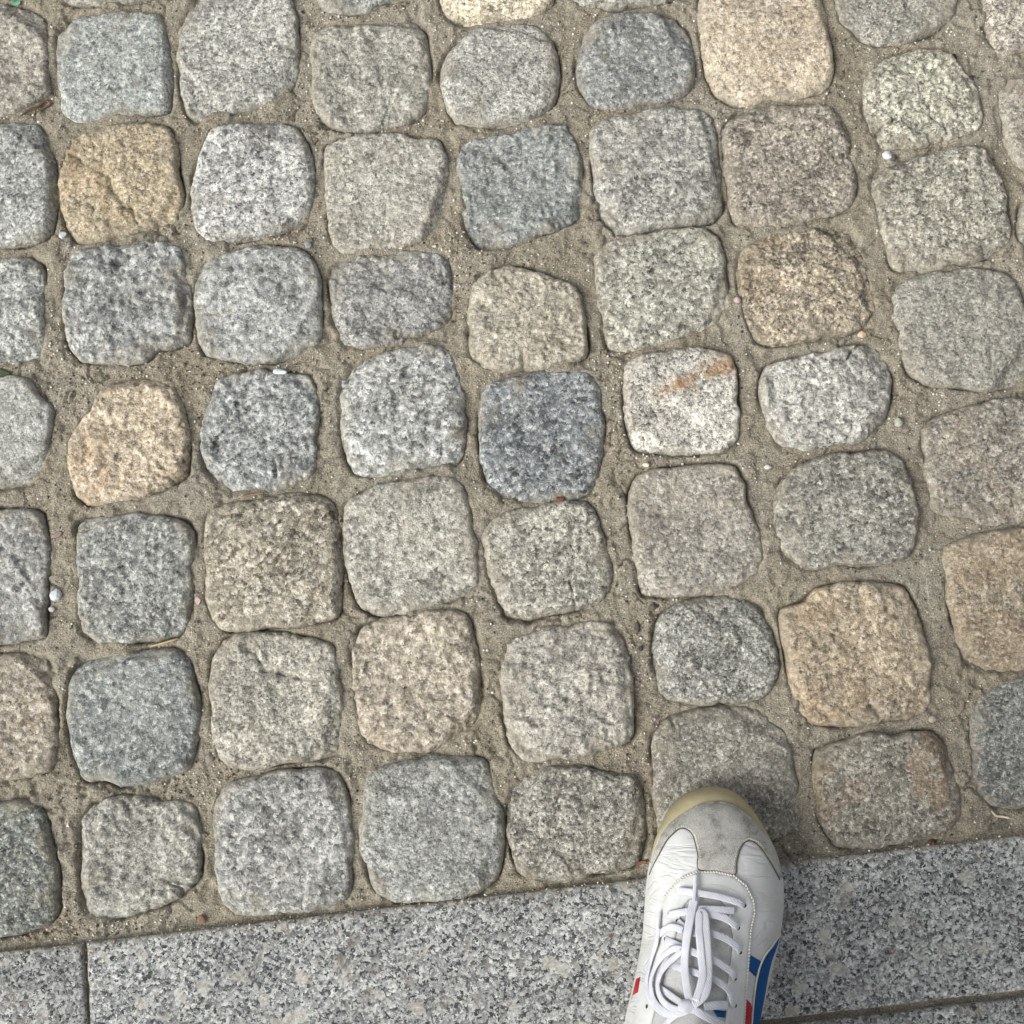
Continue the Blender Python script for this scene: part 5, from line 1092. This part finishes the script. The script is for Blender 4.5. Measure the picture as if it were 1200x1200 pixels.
for sg, sd_ in ((1, 'r'), (-1, 'l')):
    cx_ = .03
    N['sh' + sd_] = (cx_ + sg * .175, -.55, 1.40, .055, .055); N['el' + sd_] = (cx_ + sg * .225, -.585, 1.13, .042, .042); N['wr' + sd_] = (cx_ + sg * .235, -.53, .89, .027, .03)
    N['palm' + sd_] = (cx_ + sg * .235, -.515, .82, .017, .038)
    E_ += [('chest', 'sh' + sd_), ('sh' + sd_, 'el' + sd_), ('el' + sd_, 'wr' + sd_), ('wr' + sd_, 'palm' + sd_)]
    for f in range(4):
        y0 = -.545 + f * .019; ln = (.060, .074, .080, .070)[f]
        N['f%d%s' % (f, sd_)] = (cx_ + sg * .235, y0, .79, .009, .009); N['g%d%s' % (f, sd_)] = (cx_ + sg * .228, y0 + .002, .79 - ln * .55, .0085, .0085); N['h%d%s' % (f, sd_)] = (cx_ + sg * .214, y0 + .004, .79 - ln, .007, .007)
        E_ += [('palm' + sd_, 'f%d%s' % (f, sd_)), ('f%d%s' % (f, sd_), 'g%d%s' % (f, sd_)), ('g%d%s' % (f, sd_), 'h%d%s' % (f, sd_))]
    N['t0' + sd_] = (cx_ + sg * .222, -.475, .835, .011, .011); N['t1' + sd_] = (cx_ + sg * .212, -.462, .79, .009, .009)
    E_ += [('palm' + sd_, 't0' + sd_), ('t0' + sd_, 't1' + sd_)]
body = grow('body', N, E_, 'pelvis', m_skin)
def loft(bm, secs, n=28):
    """closed tube through (x, y, z, rx, ry) sections"""
    P_ = smooth_path([(s[0], s[1], s[2]) for s in secs], 6); RR = smooth_path([(s[3], s[4], 0) for s in secs], 6); rings = []
    for i, (c, r) in enumerate(zip(P_, RR)):
        fold = 0.004 * math.sin(i * 1.7)
        rings.append([bm.verts.new((c.x - person.location.x + (r.x + fold * math.sin(3 * a)) * math.cos(a), c.y - person.location.y + (r.y + fold * math.cos(2 * a)) * math.sin(a), c.z)) for a in [2 * math.pi * k / n for k in range(n)]])
    for a, b in zip(rings, rings[1:]):
        for k in range(n): bm.faces.new((a[k], a[(k + 1) % n], b[(k + 1) % n], b[k]))
    bm.faces.new(rings[0][::-1]); bm.faces.new(rings[-1])
def cloth(name, tubes, mat):
    bm = bmesh.new()
    for tb in tubes: loft(bm, tb)
    bmesh.ops.recalc_face_normals(bm, faces=bm.faces)
    me = bpy.data.meshes.new(name); bm.to_mesh(me); bm.free()
    me.polygons.foreach_set('use_smooth', [True] * len(me.polygons))
    return put(name, me, mat, person)
legs = []
for hx, ky, ax, ay in ((.115, -.505, .129, -.462), (-.055, -.63, -.074, -.702)):
    legs.append([(ax, ay, .125, .062, .066), (ax, ay, .2, .065, .068), ((hx + ax) / 2, ky, .50, .078, .082), (hx, -.56, .75, .092, .1), (hx, -.568, .88, .096, .118), (hx, -.57, .96, .085, .11)])
cloth('trousers', legs + [[(.03, -.57, .82, .135, .11), (.03, -.57, .90, .175, .125), (.03, -.57, 1.0, .165, .115), (.03, -.568, 1.04, .16, .11)]], M['dark'])
arms = [[(.03 + s * .15, -.55, 1.39, .075, .085), (.03 + s * .19, -.556, 1.32, .066, .075), (.03 + s * .22, -.575, 1.17, .058, .062)] for s in (1, -1)]
cloth('shirt', arms + [[(.03, -.57, .93, .19, .14), (.03, -.568, 1.05, .175, .13), (.03, -.56, 1.22, .185, .13), (.03, -.553, 1.34, .19, .115), (.03, -.548, 1.42, .14, .085), (.03, -.54, 1.455, .072, .065)]], m_shirt)
hb = rock_mesh('hair', 0.088, 0.105, 0.075, 77, (0.02, 0.016, 0.012), 3)
hair = put('hair', hb, mat_simple('dark_hair', (0.02, 0.016, 0.012), 0.7, 400, 0.3, 0.002, 0.3), person, (0.0, 0.06, 1.69))
for sg in (-1, 1):
    eye = rock_mesh('eye', 0.011, 0.008, 0.006, 3, (0.02, 0.02, 0.02), 2)
    put('eye', eye, M['dark'], body, (sg * 0.03, 0.152, 1.635))
    ear = rock_mesh('ear', 0.009, 0.018, 0.03, 4, (0.4, 0.3, 0.2), 2)
    put('ear', ear, m_skin, body, (sg * 0.078, 0.07, 1.625))
mouth = rock_mesh('mouth', 0.022, 0.008, 0.006, 9, (0.3, 0.1, 0.1), 2)
put('mouth', mouth, mat_simple('lips', (0.33, 0.14, 0.12), 0.5), body, (0, 0.142, 1.565))
